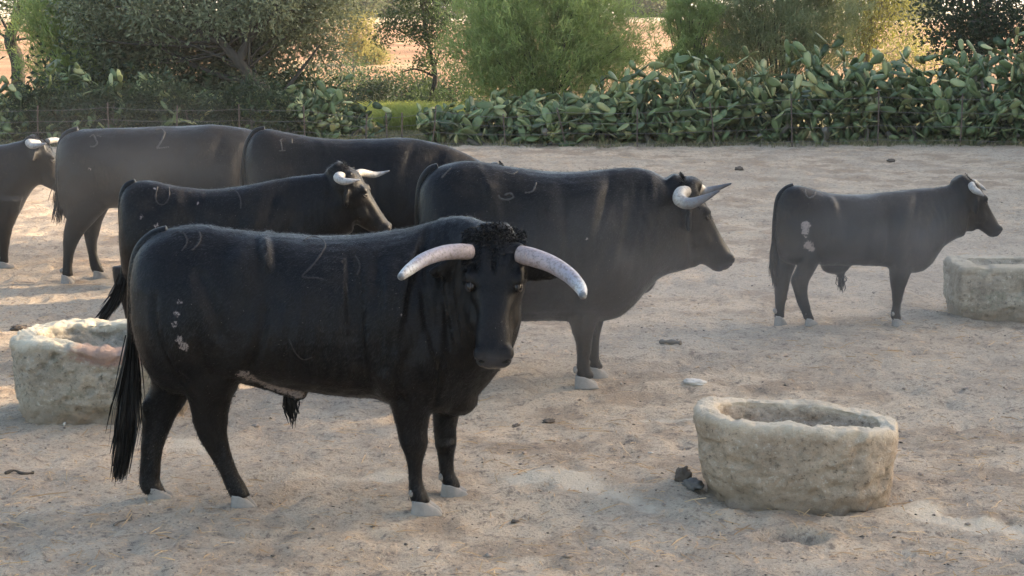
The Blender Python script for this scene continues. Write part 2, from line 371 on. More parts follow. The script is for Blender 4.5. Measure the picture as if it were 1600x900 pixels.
# ================================================================== stone troughs
def trough(name, label, centre, rx, ry, H, yaw, p, taper, seed, mat, dents=(), wall=.10, depth=.24, tilt=(0, 0), rough=.022, cat='trough', stain=None):
    nt, th = 190, None
    a = np.linspace(0, 2 * np.pi, nt, endpoint=False)
    ex = 2.0 / p; ux = np.sign(np.cos(a)) * np.abs(np.cos(a)) ** ex; uy = np.sign(np.sin(a)) * np.abs(np.sin(a)) ** ex
    dn = np.linspace(0, 2 * np.pi, 8000, endpoint=False); qx = np.sign(np.cos(dn)) * np.abs(np.cos(dn)) ** ex; qy = np.sign(np.sin(dn)) * np.abs(np.sin(dn)) ** ex
    cl = np.concatenate([[0], np.cumsum(np.hypot(np.diff(qx) * rx, np.diff(qy) * ry))]); tt = np.linspace(0, cl[-1], nt, endpoint=False)
    ux = np.interp(tt, cl, qx); uy = np.interp(tt, cl, qy)
    prof = []                                                              # (inset from outer wall, z, rim weight)
    for q in np.linspace(0, 1, 46): prof.append((taper * (1 - q) ** 1.3 + .014 * max(0, q - .93) / .07 * max(0, q - .93) / .07, -.06 + (H + .06) * q, max(0, q - .88) / .12))
    for q in np.linspace(.1, 1, 12): prof.append((.014 + (wall - .014) * q, H + .006 * math.sin(q * math.pi), 1))
    for q in np.linspace(.06, 1, 24): prof.append((wall + .045 * q * q, H - depth * q, max(0, 1 - q * 3)))
    rings = []; rim = []
    for ins, z, rw in prof:
        rings.append(np.stack([ux * (rx - ins), uy * (ry - ins), np.full(nt, z)], -1)); rim.append(np.full(nt, rw))
    for q in np.linspace(.85, .1, 8):
        rings.append(np.stack([ux * (rx - wall - .045) * q, uy * (ry - wall - .045) * q, np.full(nt, H - depth - .01 * (1 - q))], -1)); rim.append(np.full(nt, 0))
    Rg = np.array(rings); rim = np.array(rim)
    P = Rg.reshape(-1, 3); Pn = P + seed * 7.7
    ctr = np.array([0, 0, H * .45]); nrm = np.gradient(Rg, axis=0); tan = np.gradient(Rg, axis=1)
    N = np.cross(tan, nrm).reshape(-1, 3); N /= np.linalg.norm(N, axis=1)[:, None] + 1e-9
    d = rough * .9 * fbm3(Pn * 3.1, 3) + rough * .5 * fbm3(Pn * 15, 3, .7) + rough * .6 * fbm3(Pn * 50, 2) + rough * .9 * sstep(.0, .5, noise3(Pn * np.array([4.0, 4.0, 9.0]) + 21))
    pit = fbm3(Pn * 7.5 + 31, 2); d -= rough * 2.4 * sstep(.55, 1.0, pit); d -= rough * 1.7 * sstep(.55, .75, noise3(Pn * 15 + 77))
    low = sstep(.16, 0, P[:, 2] / H * .5); d -= low * (.03 + .05 * np.clip(fbm3(Pn * 5 + 9, 3), -.3, 1))
    P = P + N * d[:, None]
    st = np.zeros(len(P))
    for (dx, dw, dd) in dents:                                             # broken stretches of rim
        ang = np.arctan2(P[:, 1] / ry, P[:, 0] / rx); da = np.abs((ang - dx + np.pi) % (2 * np.pi) - np.pi)
        k = np.exp(-(da / dw) ** 2) * sstep(H * .55, H, P[:, 2]); P[:, 2] -= dd * k * (1 + .5 * fbm3(Pn * 14, 2))
    if stain is not None:
        ang = np.arctan2(P[:, 1] / ry, P[:, 0] / rx); da = np.abs((ang - stain[0] + np.pi) % (2 * np.pi) - np.pi)
        st = np.exp(-(da / stain[1]) ** 2) * sstep(H * .62, H * .85, P[:, 2])
    P[:, 2] += P[:, 0] * tilt[0] + P[:, 1] * tilt[1]
    V, F = loft(P.reshape(Rg.shape)); ex2 = [rim.ravel(), st, sstep(H * .34, H * .02, P[:, 2])]
    ex2 = [np.concatenate([q, [0, 0]]) for q in ex2]
    o = obj(name, mesh_from(name, V, F, True, {'rim': ex2[0], 'stain': ex2[1], 'dirt': ex2[2]}), mat)
    o.location = (centre[0], centre[1], 0.0); o.rotation_euler = (0, 0, yaw)
    return tag(o, label, cat, 'stone troughs in the corral')
M_stoneA = mat_stone('limestone_trough', (.42, .325, .235), (.31, .255, .185), None, (.62, .51, .375))
M_stoneB = mat_stone('lichened_trough', (.355, .305, .235), (.235, .215, .155), (.33, .20, .155), (.60, .53, .40))
M_stoneC = mat_stone('mossy_trough', (.36, .30, .225), (.23, .225, .16), None, (.46, .39, .29))
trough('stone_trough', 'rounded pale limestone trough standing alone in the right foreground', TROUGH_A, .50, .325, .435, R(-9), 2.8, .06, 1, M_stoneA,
       dents=((-2.0, .25, .008), (.6, .3, .012), (-.35, .3, .010)), wall=.10, depth=.12, tilt=(-.05, -.01), rough=.0095)
cB = U(166, 600, 10.86)
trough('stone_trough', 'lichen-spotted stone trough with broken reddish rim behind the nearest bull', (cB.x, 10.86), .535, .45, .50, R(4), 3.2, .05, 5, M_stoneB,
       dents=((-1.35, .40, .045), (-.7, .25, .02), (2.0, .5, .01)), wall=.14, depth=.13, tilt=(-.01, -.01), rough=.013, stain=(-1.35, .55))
cC = U(1473, 470, 14.4)
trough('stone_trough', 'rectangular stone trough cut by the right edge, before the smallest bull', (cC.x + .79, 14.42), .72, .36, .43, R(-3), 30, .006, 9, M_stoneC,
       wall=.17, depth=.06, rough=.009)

# ================================================================== bulls
LX = Vector((1, 0, 0))
def section(w, h, m, k, p=.86):
    a = np.linspace(0, 2 * np.pi, m, endpoint=False); c = np.cos(a); s = np.sin(a)
    cc = np.sign(c) * np.abs(c) ** p; ss = np.sign(s) * np.abs(s) ** .95
    return w * cc * (1 - k * s), h * ss
def vslices(rows, n=46, m=36):
    """trunk and neck from upright sections: rows (px, py_top, py_bottom, half width m, top narrowing, Y, yaw deg towards camera)"""
    A = []
    for r in rows:
        px, t, b, w, k, Y, yaw = r
        T = U(px, t, Y); B = U(px, b, Y); A.append((T.x * .5 + B.x * .5, Y, T.z, B.z, w, k, yaw))
    A = catmull(A, n); rings = []
    for x, Y, zt, zb, w, k, yaw in A:
        yy, zz = section(max(w, .01), max((zt - zb) / 2, .01), m, k); lx, ly = math.sin(R(yaw)), math.cos(R(yaw))
        rings.append(np.stack([x + yy * lx, Y + yy * ly, (zt + zb) / 2 + zz], -1))
    return loft(np.array(rings))
def hslices(rows, Y, n=40, m=22, Ytop=None):
    """leg from level sections: rows (py, px_left, px_right, lateral half width m); Ytop eases the leg's lateral place up into the body"""
    A = []
    for i, (py, l, r, w) in enumerate(rows):
        yy = Y if Ytop is None else Y + (Ytop - Y) * max(0, 1 - i / (len(rows) * .55))
        L = U(l, py, yy); Q = U(r, py, yy); A.append(((L.x + Q.x) / 2, yy, (L.z + Q.z) / 2, (Q.x - L.x) / 2, w))
    A = catmull(A, n); a = np.linspace(0, 2 * np.pi, m, endpoint=False); rings = []
    A = A[A[:, 2] > .045]
    for x, yy, z, hw, w in A[::-1]:
        rings.append(np.stack([x + hw * np.cos(a), yy + max(w, .01) * np.sin(a), np.full(m, z)], -1))
    return loft(np.array(rings))
HEAD = [(-.16, .09, .02, .14), (-.08, .125, .055, .19), (.0, .172, .085, .22), (.07, .180, .092, .25), (.14, .174, .088, .265), (.20, .160, .078, .268), (.26, .136, .068, .262),
        (.33, .110, .060, .240), (.40, .098, .055, .205), (.46, .093, .053, .168), (.52, .095, .050, .138), (.56, .094, .044, .122), (.59, .083, .028, .095), (.605, .055, .0, .06)]
class Head:
    def __init__(s, A, pitch, yaw, scale, roll=0, jaw=1.0):
        s.jaw = jaw
        p, y = R(pitch), R(yaw)                     # yaw 0 faces +X, 90 faces the camera
        f = Vector((math.cos(y), -math.sin(y), 0)); up = Vector((0, 0, 1))
        s.a = f * math.cos(p) - up * math.sin(p); s.n = f * math.sin(p) + up * math.cos(p); s.l = s.n.cross(s.a)
        if roll:
            q = Matrix.Rotation(R(roll), 3, s.a); s.n = q @ s.n; s.l = q @ s.l
        s.A = A; s.k = scale
    def pt(s, t, n, l): return s.A + (s.a * t + s.n * n + s.l * l) * s.k
    def parts(s, ears=True, ear_dir=None, m=30):
        st = catmull(HEAD, 34); rings = []
        a, n, l, A = (np.array(v) for v in (s.a, s.n, s.l, s.A))
        for t, w, d, v in st:
            v = v * s.jaw
            ang = np.linspace(0, 2 * np.pi, m, endpoint=False); c, q = np.cos(ang), np.sin(ang)
            lat = w * np.sign(c) * np.abs(c) ** .8 * (1 + .20 * q - .05); dv = (d - v) / 2 + (d + v) / 2 * np.sign(q) * np.abs(q) ** .85
            rings.append(A + s.k * (a * t + lat[:, None] * l + dv[:, None] * n))
        out = [loft(np.array(rings))]
        rot = Matrix((s.l, s.a, s.n)).transposed(); k = s.k
        for sg in (-1, 1):
            out.append(ellipsoid(s.pt(.168, .058, sg * .120), (.036 * k, .050 * k, .032 * k), rot))         # brow
            out.append(ellipsoid(s.pt(.27, -.07, sg * .098), (.035 * k, .12 * k, .09 * k), rot))            # cheek
            out.append(ellipsoid(s.pt(.548, .012, sg * .062), (.040 * k, .045 * k, .040 * k), rot))         # nostril wing
            out.append(ellipsoid(s.pt(.01, .035, sg * .115), (.05 * k, .05 * k, .05 * k), rot))             # horn boss
            if ears:
                e0, e1, e2 = ear_dir if ear_dir else ((.05, -.03, .12), (.06, -.05, .24), (.10, -.10, .35))
                P = catmull([np.array(s.pt(q[0], q[1], sg * q[2])) for q in (e0, e1, e2)], 14); u = np.linspace(0, 1, 14)
                wd = .062 * k * np.sin(np.clip(.30 + u * .72, 0, 1) * np.pi) ** .8 + .006; rg = []
                T = P[-1] - P[0]; T /= np.linalg.norm(T); wv = a * .75 - n * .66; wv -= T * wv.dot(T); wv /= np.linalg.norm(wv); tv = np.cross(T, wv)
                an = np.linspace(0, 2 * np.pi, 14, endpoint=False)
                for i in range(14): rg.append(P[i] + wd[i] * np.cos(an)[:, None] * wv + .017 * k * np.sin(an)[:, None] * tv)
                out.append(loft(np.array(rg)))
        out.append(ellipsoid(s.pt(-.015, .02, 0), (.135 * k, .075 * k, .058 * k), rot))                       # poll
        out.append(ellipsoid(s.pt(.555, -.055, 0), (.078 * k, .05 * k, .042 * k), rot))                      # chin
        return out
def remesh(V, F, vox):
    me = mesh_from('tmp', V, F); o = bpy.data.objects.new('tmp', me); col.objects.link(o)
    md = o.modifiers.new('r', 'REMESH'); md.mode = 'VOXEL'; md.voxel_size = vox; md.adaptivity = 0
    dg = bpy.context.evaluated_depsgraph_get(); ev = o.evaluated_get(dg); m2 = ev.to_mesh()
    v = np.empty(len(m2.vertices) * 3, dtype=np.float32); m2.vertices.foreach_get('co', v); v = v.reshape(-1, 3).astype(float)
    tot = np.empty(len(m2.polygons), dtype=np.int32); m2.polygons.foreach_get('loop_total', tot)
    li = np.empty(len(m2.loops), dtype=np.int32); m2.loops.foreach_get('vertex_index', li)
    stt = np.concatenate([[0], np.cumsum(tot)[:-1]])
    Fq = [np.stack([li[stt[tot == k] + j] for j in range(k)], -1) for k in (4, 3) if (tot == k).any()]
    ed = np.empty(len(m2.edges) * 2, dtype=np.int32); m2.edges.foreach_get('vertices', ed); ed = ed.reshape(-1, 2)
    ev.to_mesh_clear(); bpy.data.objects.remove(o); bpy.data.meshes.remove(me)
    return v, Fq, ed
def smooth(v, ed, it=10, lam=.5, mu=-.515):
    n = len(v); i = np.concatenate([ed[:, 0], ed[:, 1]]); j = np.concatenate([ed[:, 1], ed[:, 0]]); deg = np.bincount(i, minlength=n)[:, None] + 1e-9
    for k in range(it * 2):
        L = np.stack([np.bincount(i, v[j, c], n) for c in range(3)], -1) / deg - v
        v = v + (lam if k % 2 == 0 else mu) * L
    return v
def vnormals(v, F):
    N = np.zeros_like(v)
    for f in F:
        n = np.cross(v[f[:, 2]] - v[f[:, 0]], v[f[:, -1]] - v[f[:, 1]])
        for k in range(f.shape[1]):
            for c in range(3): N[:, c] += np.bincount(f[:, k], n[:, c], len(v))
    return N / (np.linalg.norm(N, axis=1)[:, None] + 1e-12)

M_horn_white = mat_horn('pale_horn', [(0, (.31, .27, .225)), (.45, (.36, .33, .285)), (.60, (.16, .165, .175)), (1, (.05, .052, .06))])
M_horn_pink = mat_horn('pinkish_horn', [(0, (.26, .20, .18)), (.35, (.33, .275, .275)), (.70, (.27, .26, .29)), (.82, (.44, .44, .43)), (.95, (.40, .40, .39)), (1, (.12, .13, .14))])
M_horn_bone = mat_horn('bone_white_horn', [(0, (.30, .27, .23)), (.5, (.34, .325, .30)), (.8, (.27, .275, .28)), (1, (.17, .18, .20))])
M_hoof = mat_simple('dusty_hoof', (.255, .228, .20), .75, .3, .35, 30, .3, .004)
M_hair = mat_simple('black_hair', (.0045, .0042, .0042), .5, .2, .5, 30, 0, .001)
M_fur = mat_simple('coat_hair', (.0034, .0035, .0042), .36, .30, .6, 40, 0, .001)
M_eye = mat_simple('dark_eye', (.008, .0045, .003), .2, .35, .2, 30, 0, .001)
M_eyerim = mat_simple('eye_rim', (.020, .013, .010), .4, .4, .3, 60, .1, .001)
M_brand = mat_simple('scarred_brand', (.024, .021, .019), .65, .3, .5, 60, .5, .004)
M_brand_pale = mat_simple('pale_brand_scar', (.052, .048, .045), .7, .3, .4, 60, .5, .004)
M_nostril = mat_simple('nostril_dark', (.004, .004, .004), .5, .2, .2, 30, 0, .001)

def hoof_mesh(px0, px1, pyt, pyb, Y, w, fwd=1):
    """cloven hoof with two claws, toe towards +X, standing on the ground at its pixel span on plane Y"""
    L = U(px0, pyb, Y); Q = U(px1, pyb, Y)
    ln = Q.x - L.x; z0 = float(gz(L.x + ln / 2, Y)) - .006; top = max(.070, z0 + .064); parts = []; w = w * 1.12
    for sg in (-1, 1):
        rings = []
        for u in np.linspace(0, 1, 8):
            z = z0 + (top - z0) * u; x0 = L.x - ln * .02 + ln * .06 * u; x1 = Q.x + ln * .03 - ln * .36 * u ** 1.2
            cx, hx = (x0 + x1) / 2, (x1 - x0) / 2; a = np.linspace(0, 2 * np.pi, 18, endpoint=False)
            toe = np.clip(np.cos(a), 0, 1); yw = w * .50 * (1 - .45 * toe ** 2) * (1.12 - .12 * u)
            tz = np.where(u > .4, -.022 * toe * (u - .4) / .6, 0)
            rings.append(np.stack([cx + hx * np.cos(a), Y + sg * (w * .50 + .006) + yw * np.sin(a) - sg * .010 * toe * (1 - u), np.full(18, z) + tz], -1))
        parts.append(loft(np.array(rings)))
        parts.append(ellipsoid((L.x + ln * .02, Y + sg * w * .5, top + .035), (.015, .014, .020), None, 10, 7))   # dewclaw
    return merge(parts)
def horn_mesh(pts, rad, blunt=.35):
    P = catmull(pts, 34); r = catmull([(q, 0, 0) for q in rad], 34)[:, 0]
    u = np.linspace(0, 1, 34); V, F = loft(tube_rings(P, r, 18)); tip = P[-1] + (P[-1] - P[-2]) * blunt * 2
    V[-1] = tip; al = np.concatenate([np.repeat(u, 18), [0, 1]])
    return V, F, al

def bull(name, label, base, trunk, legs, hooves, head, horns, tail, coat, vox=.013, extra=(), marks=(), patches=(), folds=(), belly=None, hair=900, swish=None,
         eyes=True, ear_dir=None, creases=(), fur=0, chest=None, relief=1.0, dustlow=.35, brandmat=None, hornmat=None, sheath=None, dust_head=.3, swishlen=.3):
    root = empty(name, base); tag(root, label, 'bull', 'black bulls of the herd')
    parts = [vslices(trunk)] + [hslices(*l) for l in legs] + list(extra)
    if head: parts += head.parts(ear_dir=ear_dir)
    V, F = merge(parts); v, Fq, ed = remesh(V, F, vox); v = smooth(v, ed, 9 if vox < .015 else 7)
    N = vnormals(v, Fq)
    # muscle and skin relief
    if chest is not None:
        Ym = trunk[len(trunk) // 3][5]; x0 = U(trunk[0][0], trunk[0][1], Ym).x; x1 = U(chest, 450, Ym).x; zt = U(trunk[len(trunk) // 2][0], trunk[len(trunk) // 2][1], Ym).z; Ln = x1 - x0
        q = np.stack([(v[:, 0] - x0) / Ln, v[:, 2] / zt], -1); lat = np.clip(np.abs(N[:, 1]), 0, 1) ** .7; db = np.zeros(len(v))
        for cx, cz, rx, rz, am, ro in ((.325, .93, .035, .05, .013, .5), (.345, .86, .025, .07, .010, .3), (.40, .82, .075, .11, -.022, .2), (.16, .70, .13, .20, .026, -.2), (.08, .56, .05, .14, .012, 0), (.225, .56, .022, .16, -.010, .25), (.30, .53, .05, .12, .018, -.3), (.50, .66, .16, .20, .014, 0),
                                       (.665, .70, .035, .20, -.024, .12), (.755, .80, .06, .20, .026, -.15), (.82, .88, .018, .13, -.012, -.3), (.87, .60, .06, .10, .026, .3), (.745, .50, .045, .10, .022, 0), (.69, .47, .03, .10, -.014, 0), (.93, .78, .03, .18, -.014, -.25), (.80, .60, .02, .12, -.010, -.5)):
            dx, dz = (q[:, 0] - cx) * Ln, (q[:, 1] - cz) * zt; c_, s_ = math.cos(ro), math.sin(ro); rxm, rzm = rx * Ln, rz * zt
            db += am * np.exp(-((dx * c_ + dz * s_) / rxm) ** 2 - ((-dx * s_ + dz * c_) / rzm) ** 2)
        db += .0035 * np.sin((q[:, 0] - .12 * q[:, 1]) * Ln * 2 * np.pi / .085 + 1.5 * noise3(v * 4)) * np.exp(-((q[:, 0] - .50) / .12) ** 2 - ((q[:, 1] - .62) / .16) ** 2)
        v = v + N * (db * lat * relief)[:, None]; N = vnormals(v, Fq)
    d = .006 * fbm3(v * 3.4, 2) + .0022 * fbm3(v * 17, 2)
    nose = np.zeros(len(v)); dust = dustlow * (1 - sstep(.05, .75, v[:, 2] - base[2]))
    if head:
        H0 = np.array(head.A); loc = np.stack([(v - H0) @ np.array(q) for q in (head.a, head.n, head.l)], -1) / head.k
        nose = sstep(.525, .575, loc[:, 0] + .25 * np.clip(-loc[:, 1] - .03, -.1, .0)) * (np.abs(loc[:, 2]) < .2) * (loc[:, 1] > -.085) * (loc[:, 1] < .3)
        ins = (loc[:, 0] > -.05) & (np.abs(loc[:, 2]) < .2) & (np.abs(loc[:, 1]) < .3)
        dust = dust + ins * dust_head * sstep(.0, .4, loc[:, 0]) * (loc[:, 0] < .62)
        for sg in (-1, 1):
            dd = np.sqrt(((loc[:, 0] - .583) / .022) ** 2 + ((loc[:, 1] - .006) / .016) ** 2 + ((loc[:, 2] - sg * .058) / .030) ** 2); d -= .020 * head.k * np.exp(-dd ** 2)
            dd = np.sqrt(((loc[:, 0] - .20) / .030) ** 2 + ((loc[:, 1] - .044) / .024) ** 2 + ((loc[:, 2] - sg * .125) / .035) ** 2); d -= .013 * head.k * np.exp(-dd ** 2)
        wh = ins & (loc[:, 1] > -.02)
        d -= .010 * head.k * wh * np.exp(-(loc[:, 2] / .014) ** 2) * sstep(-.02, .03, loc[:, 0]) * sstep(.17, .10, loc[:, 0])                  # groove down the brow
        for sg in (-1, 1):
            d -= .014 * head.k * np.exp(-((loc[:, 0] - .33) / .07) ** 2 - ((loc[:, 1] - .005) / .03) ** 2 - ((loc[:, 2] - sg * .105) / .04) ** 2)   # hollow below the eye
            d -= .008 * head.k * np.exp(-((loc[:, 0] - .12) / .03) ** 2 - ((loc[:, 1] - .07) / .05) ** 2 - ((loc[:, 2] - sg * .10) / .03) ** 2)
        d += .006 * head.k * np.exp(-((loc[:, 0] - .548) / .02) ** 2 - ((loc[:, 1] - .03) / .03) ** 2) * (np.abs(loc[:, 2]) < .09)
        mouth = np.abs(loc[:, 1] + .062 + .10 * np.clip(.56 - loc[:, 0], 0, .3)); d -= .006 * head.k * np.exp(-(mouth / .008) ** 2) * sstep(.36, .44, loc[:, 0]) * (loc[:, 0] < .64) * (np.abs(loc[:, 2]) < .16)
        d += .003 * ins * np.sin(loc[:, 2] * 95 + 2 * fbm3(v * 12, 2)) * sstep(.2, .05, loc[:, 0]) * sstep(-.05, .03, loc[:, 0])
    for (wd, dep, *pl) in creases:
        dep = dep * (.4 if base[1] > 10 else 1.35)
        #                                      # muscle edges and skin creases: (width m, depth m, pixels...), a negative depth raises a ridge
        Pq = catmull(np.array([np.array(U(a, b, trunk[len(trunk) // 2][5] - .33)) for a, b in pl]), 40)[:, [0, 2]]; dm = np.full(len(v), 9.0); en = np.zeros(len(v))
        for k_ in range(40):
            dd = np.hypot(v[:, 0] - Pq[k_, 0], v[:, 2] - Pq[k_, 1]); nb = dd < dm; dm[nb] = dd[nb]; en[nb] = k_ / 39
        wgt = np.exp(-(dm / wd) ** 2) * sstep(0, .2, en) * sstep(1, .75, en) * np.clip(np.abs(N[:, 1]) * 1.3, 0, 1)
        d -= dep * wgt; d += dep * .35 * np.exp(-((dm - 1.9 * wd) / wd) ** 2) * sstep(0, .2, en) * sstep(1, .75, en) * np.clip(np.abs(N[:, 1]), 0, 1)
    for (cx, cy_, Yf, hw, per, amp, hh) in folds:                        # vertical skin folds round a point
        C = np.array(U(cx, cy_, Yf)); w = np.exp(-((v[:, 0] - C[0]) / hw) ** 2 - ((v[:, 2] - C[2]) / hh) ** 2)
        d += amp * w * np.sin((v[:, 0] - C[0] + .10 * (v[:, 2] - C[2]) + .05 * noise3(v * 5)) * 2 * np.pi / per)
    v = v + N * d[:, None]
    vp = np.zeros(len(v))
    tris = [f.tolist() for f in Fq]; bvh = BVHTree.FromPolygons([tuple(q) for q in v], [f for g in tris for f in g])
    cl = Vector((0, 0, CAM_H))
    def hit(px, py):
        loc_, nn, _, _ = bvh.ray_cast(cl, ray(px, py).normalized()); return loc_, nn
    for (px, py, r, a) in patches:
        q, _ = hit(px, py)
        if q is not None: vp = np.maximum(vp, a * np.exp(-(np.linalg.norm(v - np.array(q), axis=1) / r) ** 2))
    body = obj('body', mesh_from('body', v, Fq, True, {'nose': nose, 'dust': dust, 'patch': vp, 'wide': .5 + .5 * fbm3(v * 4.2 + 3, 4, .6)}), coat, root)
    if fur:                                                              # the short coat itself: fine hairs lying back along the hide
        gf = np.random.default_rng(fur); fq = Fq[0]; ctr = v[fq].mean(1); nn_ = vnormals(v, Fq)[fq[:, 0]]
        ar = np.linalg.norm(np.cross(v[fq[:, 2]] - v[fq[:, 0]], v[fq[:, 3]] - v[fq[:, 1]]), axis=1) * ((nn_ @ np.array([0, -.97, .25])) > -.35)
        if head:
            lc = np.stack([(ctr - H0) @ np.array(q) for q in (head.a, head.n, head.l)], -1) / head.k
            onh = (np.abs(lc[:, 2]) < .19) & (np.abs(lc[:, 1]) < .32) & (lc[:, 0] > -.05)
            ar = ar * np.where(onh & (lc[:, 0] > .10) & (lc[:, 0] < .66), .55, 1.0) * np.where(onh & (lc[:, 0] > .47) & (lc[:, 0] < .66), 0.0, 1.0)
            for sg in (-1, 1): ar = ar * (np.linalg.norm((lc - np.array([.205, .045, sg * .118])) / np.array([.045, .035, .045]), axis=1) > 1)
        ii = gf.choice(len(fq), fur, p=ar / ar.sum()); P0 = ctr[ii] + gf.normal(size=(fur, 3)) * vox * .4; nn_ = nn_[ii]
        fl = np.array([-.75, 0, -.65]) + .55 * np.stack([noise3(P0 * 5 + 1), noise3(P0 * 5 + 7), noise3(P0 * 5 + 13)], -1) + gf.normal(size=(fur, 3)) * .22
        fl -= nn_ * (fl * nn_).sum(1)[:, None]; fl /= np.linalg.norm(fl, axis=1)[:, None] + 1e-9; ln_ = (gf.uniform(.014, .030, fur) * .58)[:, None]
        if head: ln_ = ln_ * np.where((onh & (lc[:, 0] > .05) & (lc[:, 0] < .66))[ii], .5, 1.0)[:, None]
        P0 = P0 - nn_ * .002; P2 = P0 + (fl + nn_ * gf.uniform(.10, .26, fur)[:, None]) * ln_; sd_ = np.cross(fl, nn_ + gf.normal(size=(fur, 3)) * .25); sd_ /= np.linalg.norm(sd_, axis=1)[:, None]
        hw_ = gf.uniform(.0008, .0016, fur)[:, None]; Vf = np.stack([P0 - sd_ * hw_, P0 + sd_ * hw_, P2 + sd_ * hw_ * .3, P2 - sd_ * hw_ * .3], 1).reshape(-1, 3)
        o_ = obj('coat_hair', mesh_from('coat_hair', Vf, ((np.arange(fur) * 4)[:, None] + np.array([[0, 1, 2, 3]])).astype(np.int32), False), M_fur, body); o_['kind'] = 'stuff'
    for pl in marks:                                                     # fire brands and scars lying on the hide
        pp = []
        dense = catmull(np.array([(a, b, 0) for a, b in pl[1:]], float), 26 if len(pl) > 3 else 14)
        for a, b, _ in dense:
            q, nn = hit(a, b)
            if q is not None: pp.append(np.array(q - nn * pl[0] * .35))
        if len(pp) > 4:
            pp = np.array(pp); keep = np.concatenate([[True], np.linalg.norm(np.diff(pp, axis=0), axis=1) > 1e-4]); pp = pp[keep]
            u = np.linspace(0, 1, len(pp)); rr = pl[0] * (.65 + .5 * np.abs(np.sin(u * 19 + pl[1][0])))
            obj('brand_mark', mesh_from('brand_mark', *loft(tube_rings(pp, rr, 7))), brandmat or M_brand, body)
    for q in hooves:
        obj('hoof', mesh_from('hoof', *hoof_mesh(*q)), M_hoof, root)
    for hp, hr in horns:
        V2, F2, al = horn_mesh(hp, hr); obj('horn', mesh_from('horn', V2, F2, True, {'along': al}), hornmat or M_horn_white, root)
    if head and eyes:
        for sg in (-1, 1):
            rot = Matrix((head.l, head.a, head.n)).transposed(); k = head.k
            e = obj('eye', mesh_from('eye', *ellipsoid(head.pt(.205, .043, sg * .117), (.022 * k, .028 * k, .022 * k), rot, 14, 10)), M_eye, root)
            rg = []
            eo = (head.l * (sg * .76) + head.n * .65).normalized(); ev = eo.cross(head.a).normalized(); ec = head.pt(.205, .043, sg * .117) + eo * .0165 * k
            for an in np.linspace(0, 2 * np.pi, 22): rg.append(np.array(ec + head.a * (.027 * k * math.cos(an)) + ev * (.0165 * k * math.sin(an)) - eo * (.006 * k * math.cos(an) ** 2)))
            obj('eyelid', mesh_from('eyelid', *loft(tube_rings(np.array(rg), .0046 * k, 6))), M_eyerim, e)
            obj('nostril', mesh_from('nostril', *ellipsoid(head.pt(.588, .004, sg * .058), (.021 * k, .008 * k, .012 * k), rot, 12, 8)), M_nostril, root)
    g = np.random.default_rng(int(abs(base[0] * 100)) + 5)
    if head and hair:                                                    # curly hair on the poll and brow
        n = int(hair * 1.5); th = g.uniform(-1, 1, n); al = (-.15 + .42 * g.beta(1.3, 1.9, n)) * (1 - .25 * np.abs(th))
        a_, n_, l_ = (np.array(q) for q in (head.a, head.n, head.l)); k = head.k
        lat = th * .160; dv = .092 - .10 * np.clip(.04 - al, 0, .12) - .055 * np.abs(th) ** 2.4 - .16 * np.clip(-al - .02, 0, 1) - .05 * np.clip(al - .08, 0, 1)
        P0 = np.array(head.A) + k * (al[:, None] * a_ + lat[:, None] * l_ + (dv - .012)[:, None] * n_)
        L = g.uniform(.007, .016, n)[:, None] * k * (1 - .75 * sstep(.03, .22, al))[:, None] * (1.15 - .4 * np.abs(th))[:, None]; j = g.normal(size=(n, 3)) * .35
        dirn = n_ * .38 + l_ * (th * .9)[:, None] + a_ * (.35 + al * 4.0)[:, None] + j; dirn /= np.linalg.norm(dirn, axis=1)[:, None]
        P1 = P0 + dirn * L * .7; P2 = P1 + (dirn * .4 + a_ * .6 + g.normal(size=(n, 3)) * .35) * L * .7
        obj('poll_hair', mesh_from('poll_hair', *ribbons(P0, P1, P2, .0034 * k, .001)), M_hair, root)
    if tail:
        P = catmull([np.array(U(*q[:3])) for q in tail], 44); rr = catmull([(q[3], 0, 0) for q in tail], 44)[:, 0]
        to = obj('tail', mesh_from('tail', *loft(tube_rings(P, rr, 12))), coat, root)
        if swish is not None:
            n = swish[0]; S = catmull([np.array(U(*q[:3])) for q in swish[1]], 60); sw = catmull([(q[3], 0, 0) for q in swish[1]], 60)[:, 0]
            i0 = (g.uniform(0, .72, n) ** 1.1 * 59).astype(int); i2 = np.clip(i0 + (g.uniform(.25, .55, n) * 59).astype(int), 0, 59); i1 = (i0 + i2) // 2
            o_ = g.normal(size=(n, 3)) * np.array([1, .8, .25]) * .5; ov = g.normal(size=(n, 3)) * .22
            P0 = S[i0] + o_ * sw[i0][:, None] * .7; P1 = S[i1] + (o_ + ov * .4) * sw[i1][:, None]; P2 = S[i2] + (o_ * 1.15 + ov) * sw[i2][:, None]
            P2[:, 2] -= g.uniform(0, .05, n) * (i2 > 54)
            obj('tail_hair', mesh_from('tail_hair', *ribbons(P0, P1, P2, .0048, .0012)), M_hair, to)
    if sheath is not None:
        n = 90; C = np.array(U(*sheath[:3])); E = np.array(U(*sheath[3:6])); o_ = g.normal(size=(n, 3)) * .012; w = E - C
        f = g.uniform(.5, 1, n)[:, None]; P0 = C + o_; P2 = C + w * f + o_ * .5 + g.normal(size=(n, 3)) * .008; P1 = (P0 + P2) / 2 + o_ * .8
        obj('belly_hair', mesh_from('belly_hair', *ribbons(P0, P1, P2, .004, .001)), M_hair, root)
    return root
def E(px, py, Y, rx, ry, rz, rot=None): return ellipsoid(U(px, py, Y), (rx, ry, rz), rot)

M_coatA = mat_coat('black_coat_near', .16)
M_coatB = mat_coat('black_coat', .30)
M_coatC = mat_coat('dusty_black_coat', .5, (.014, .0135, .0135))

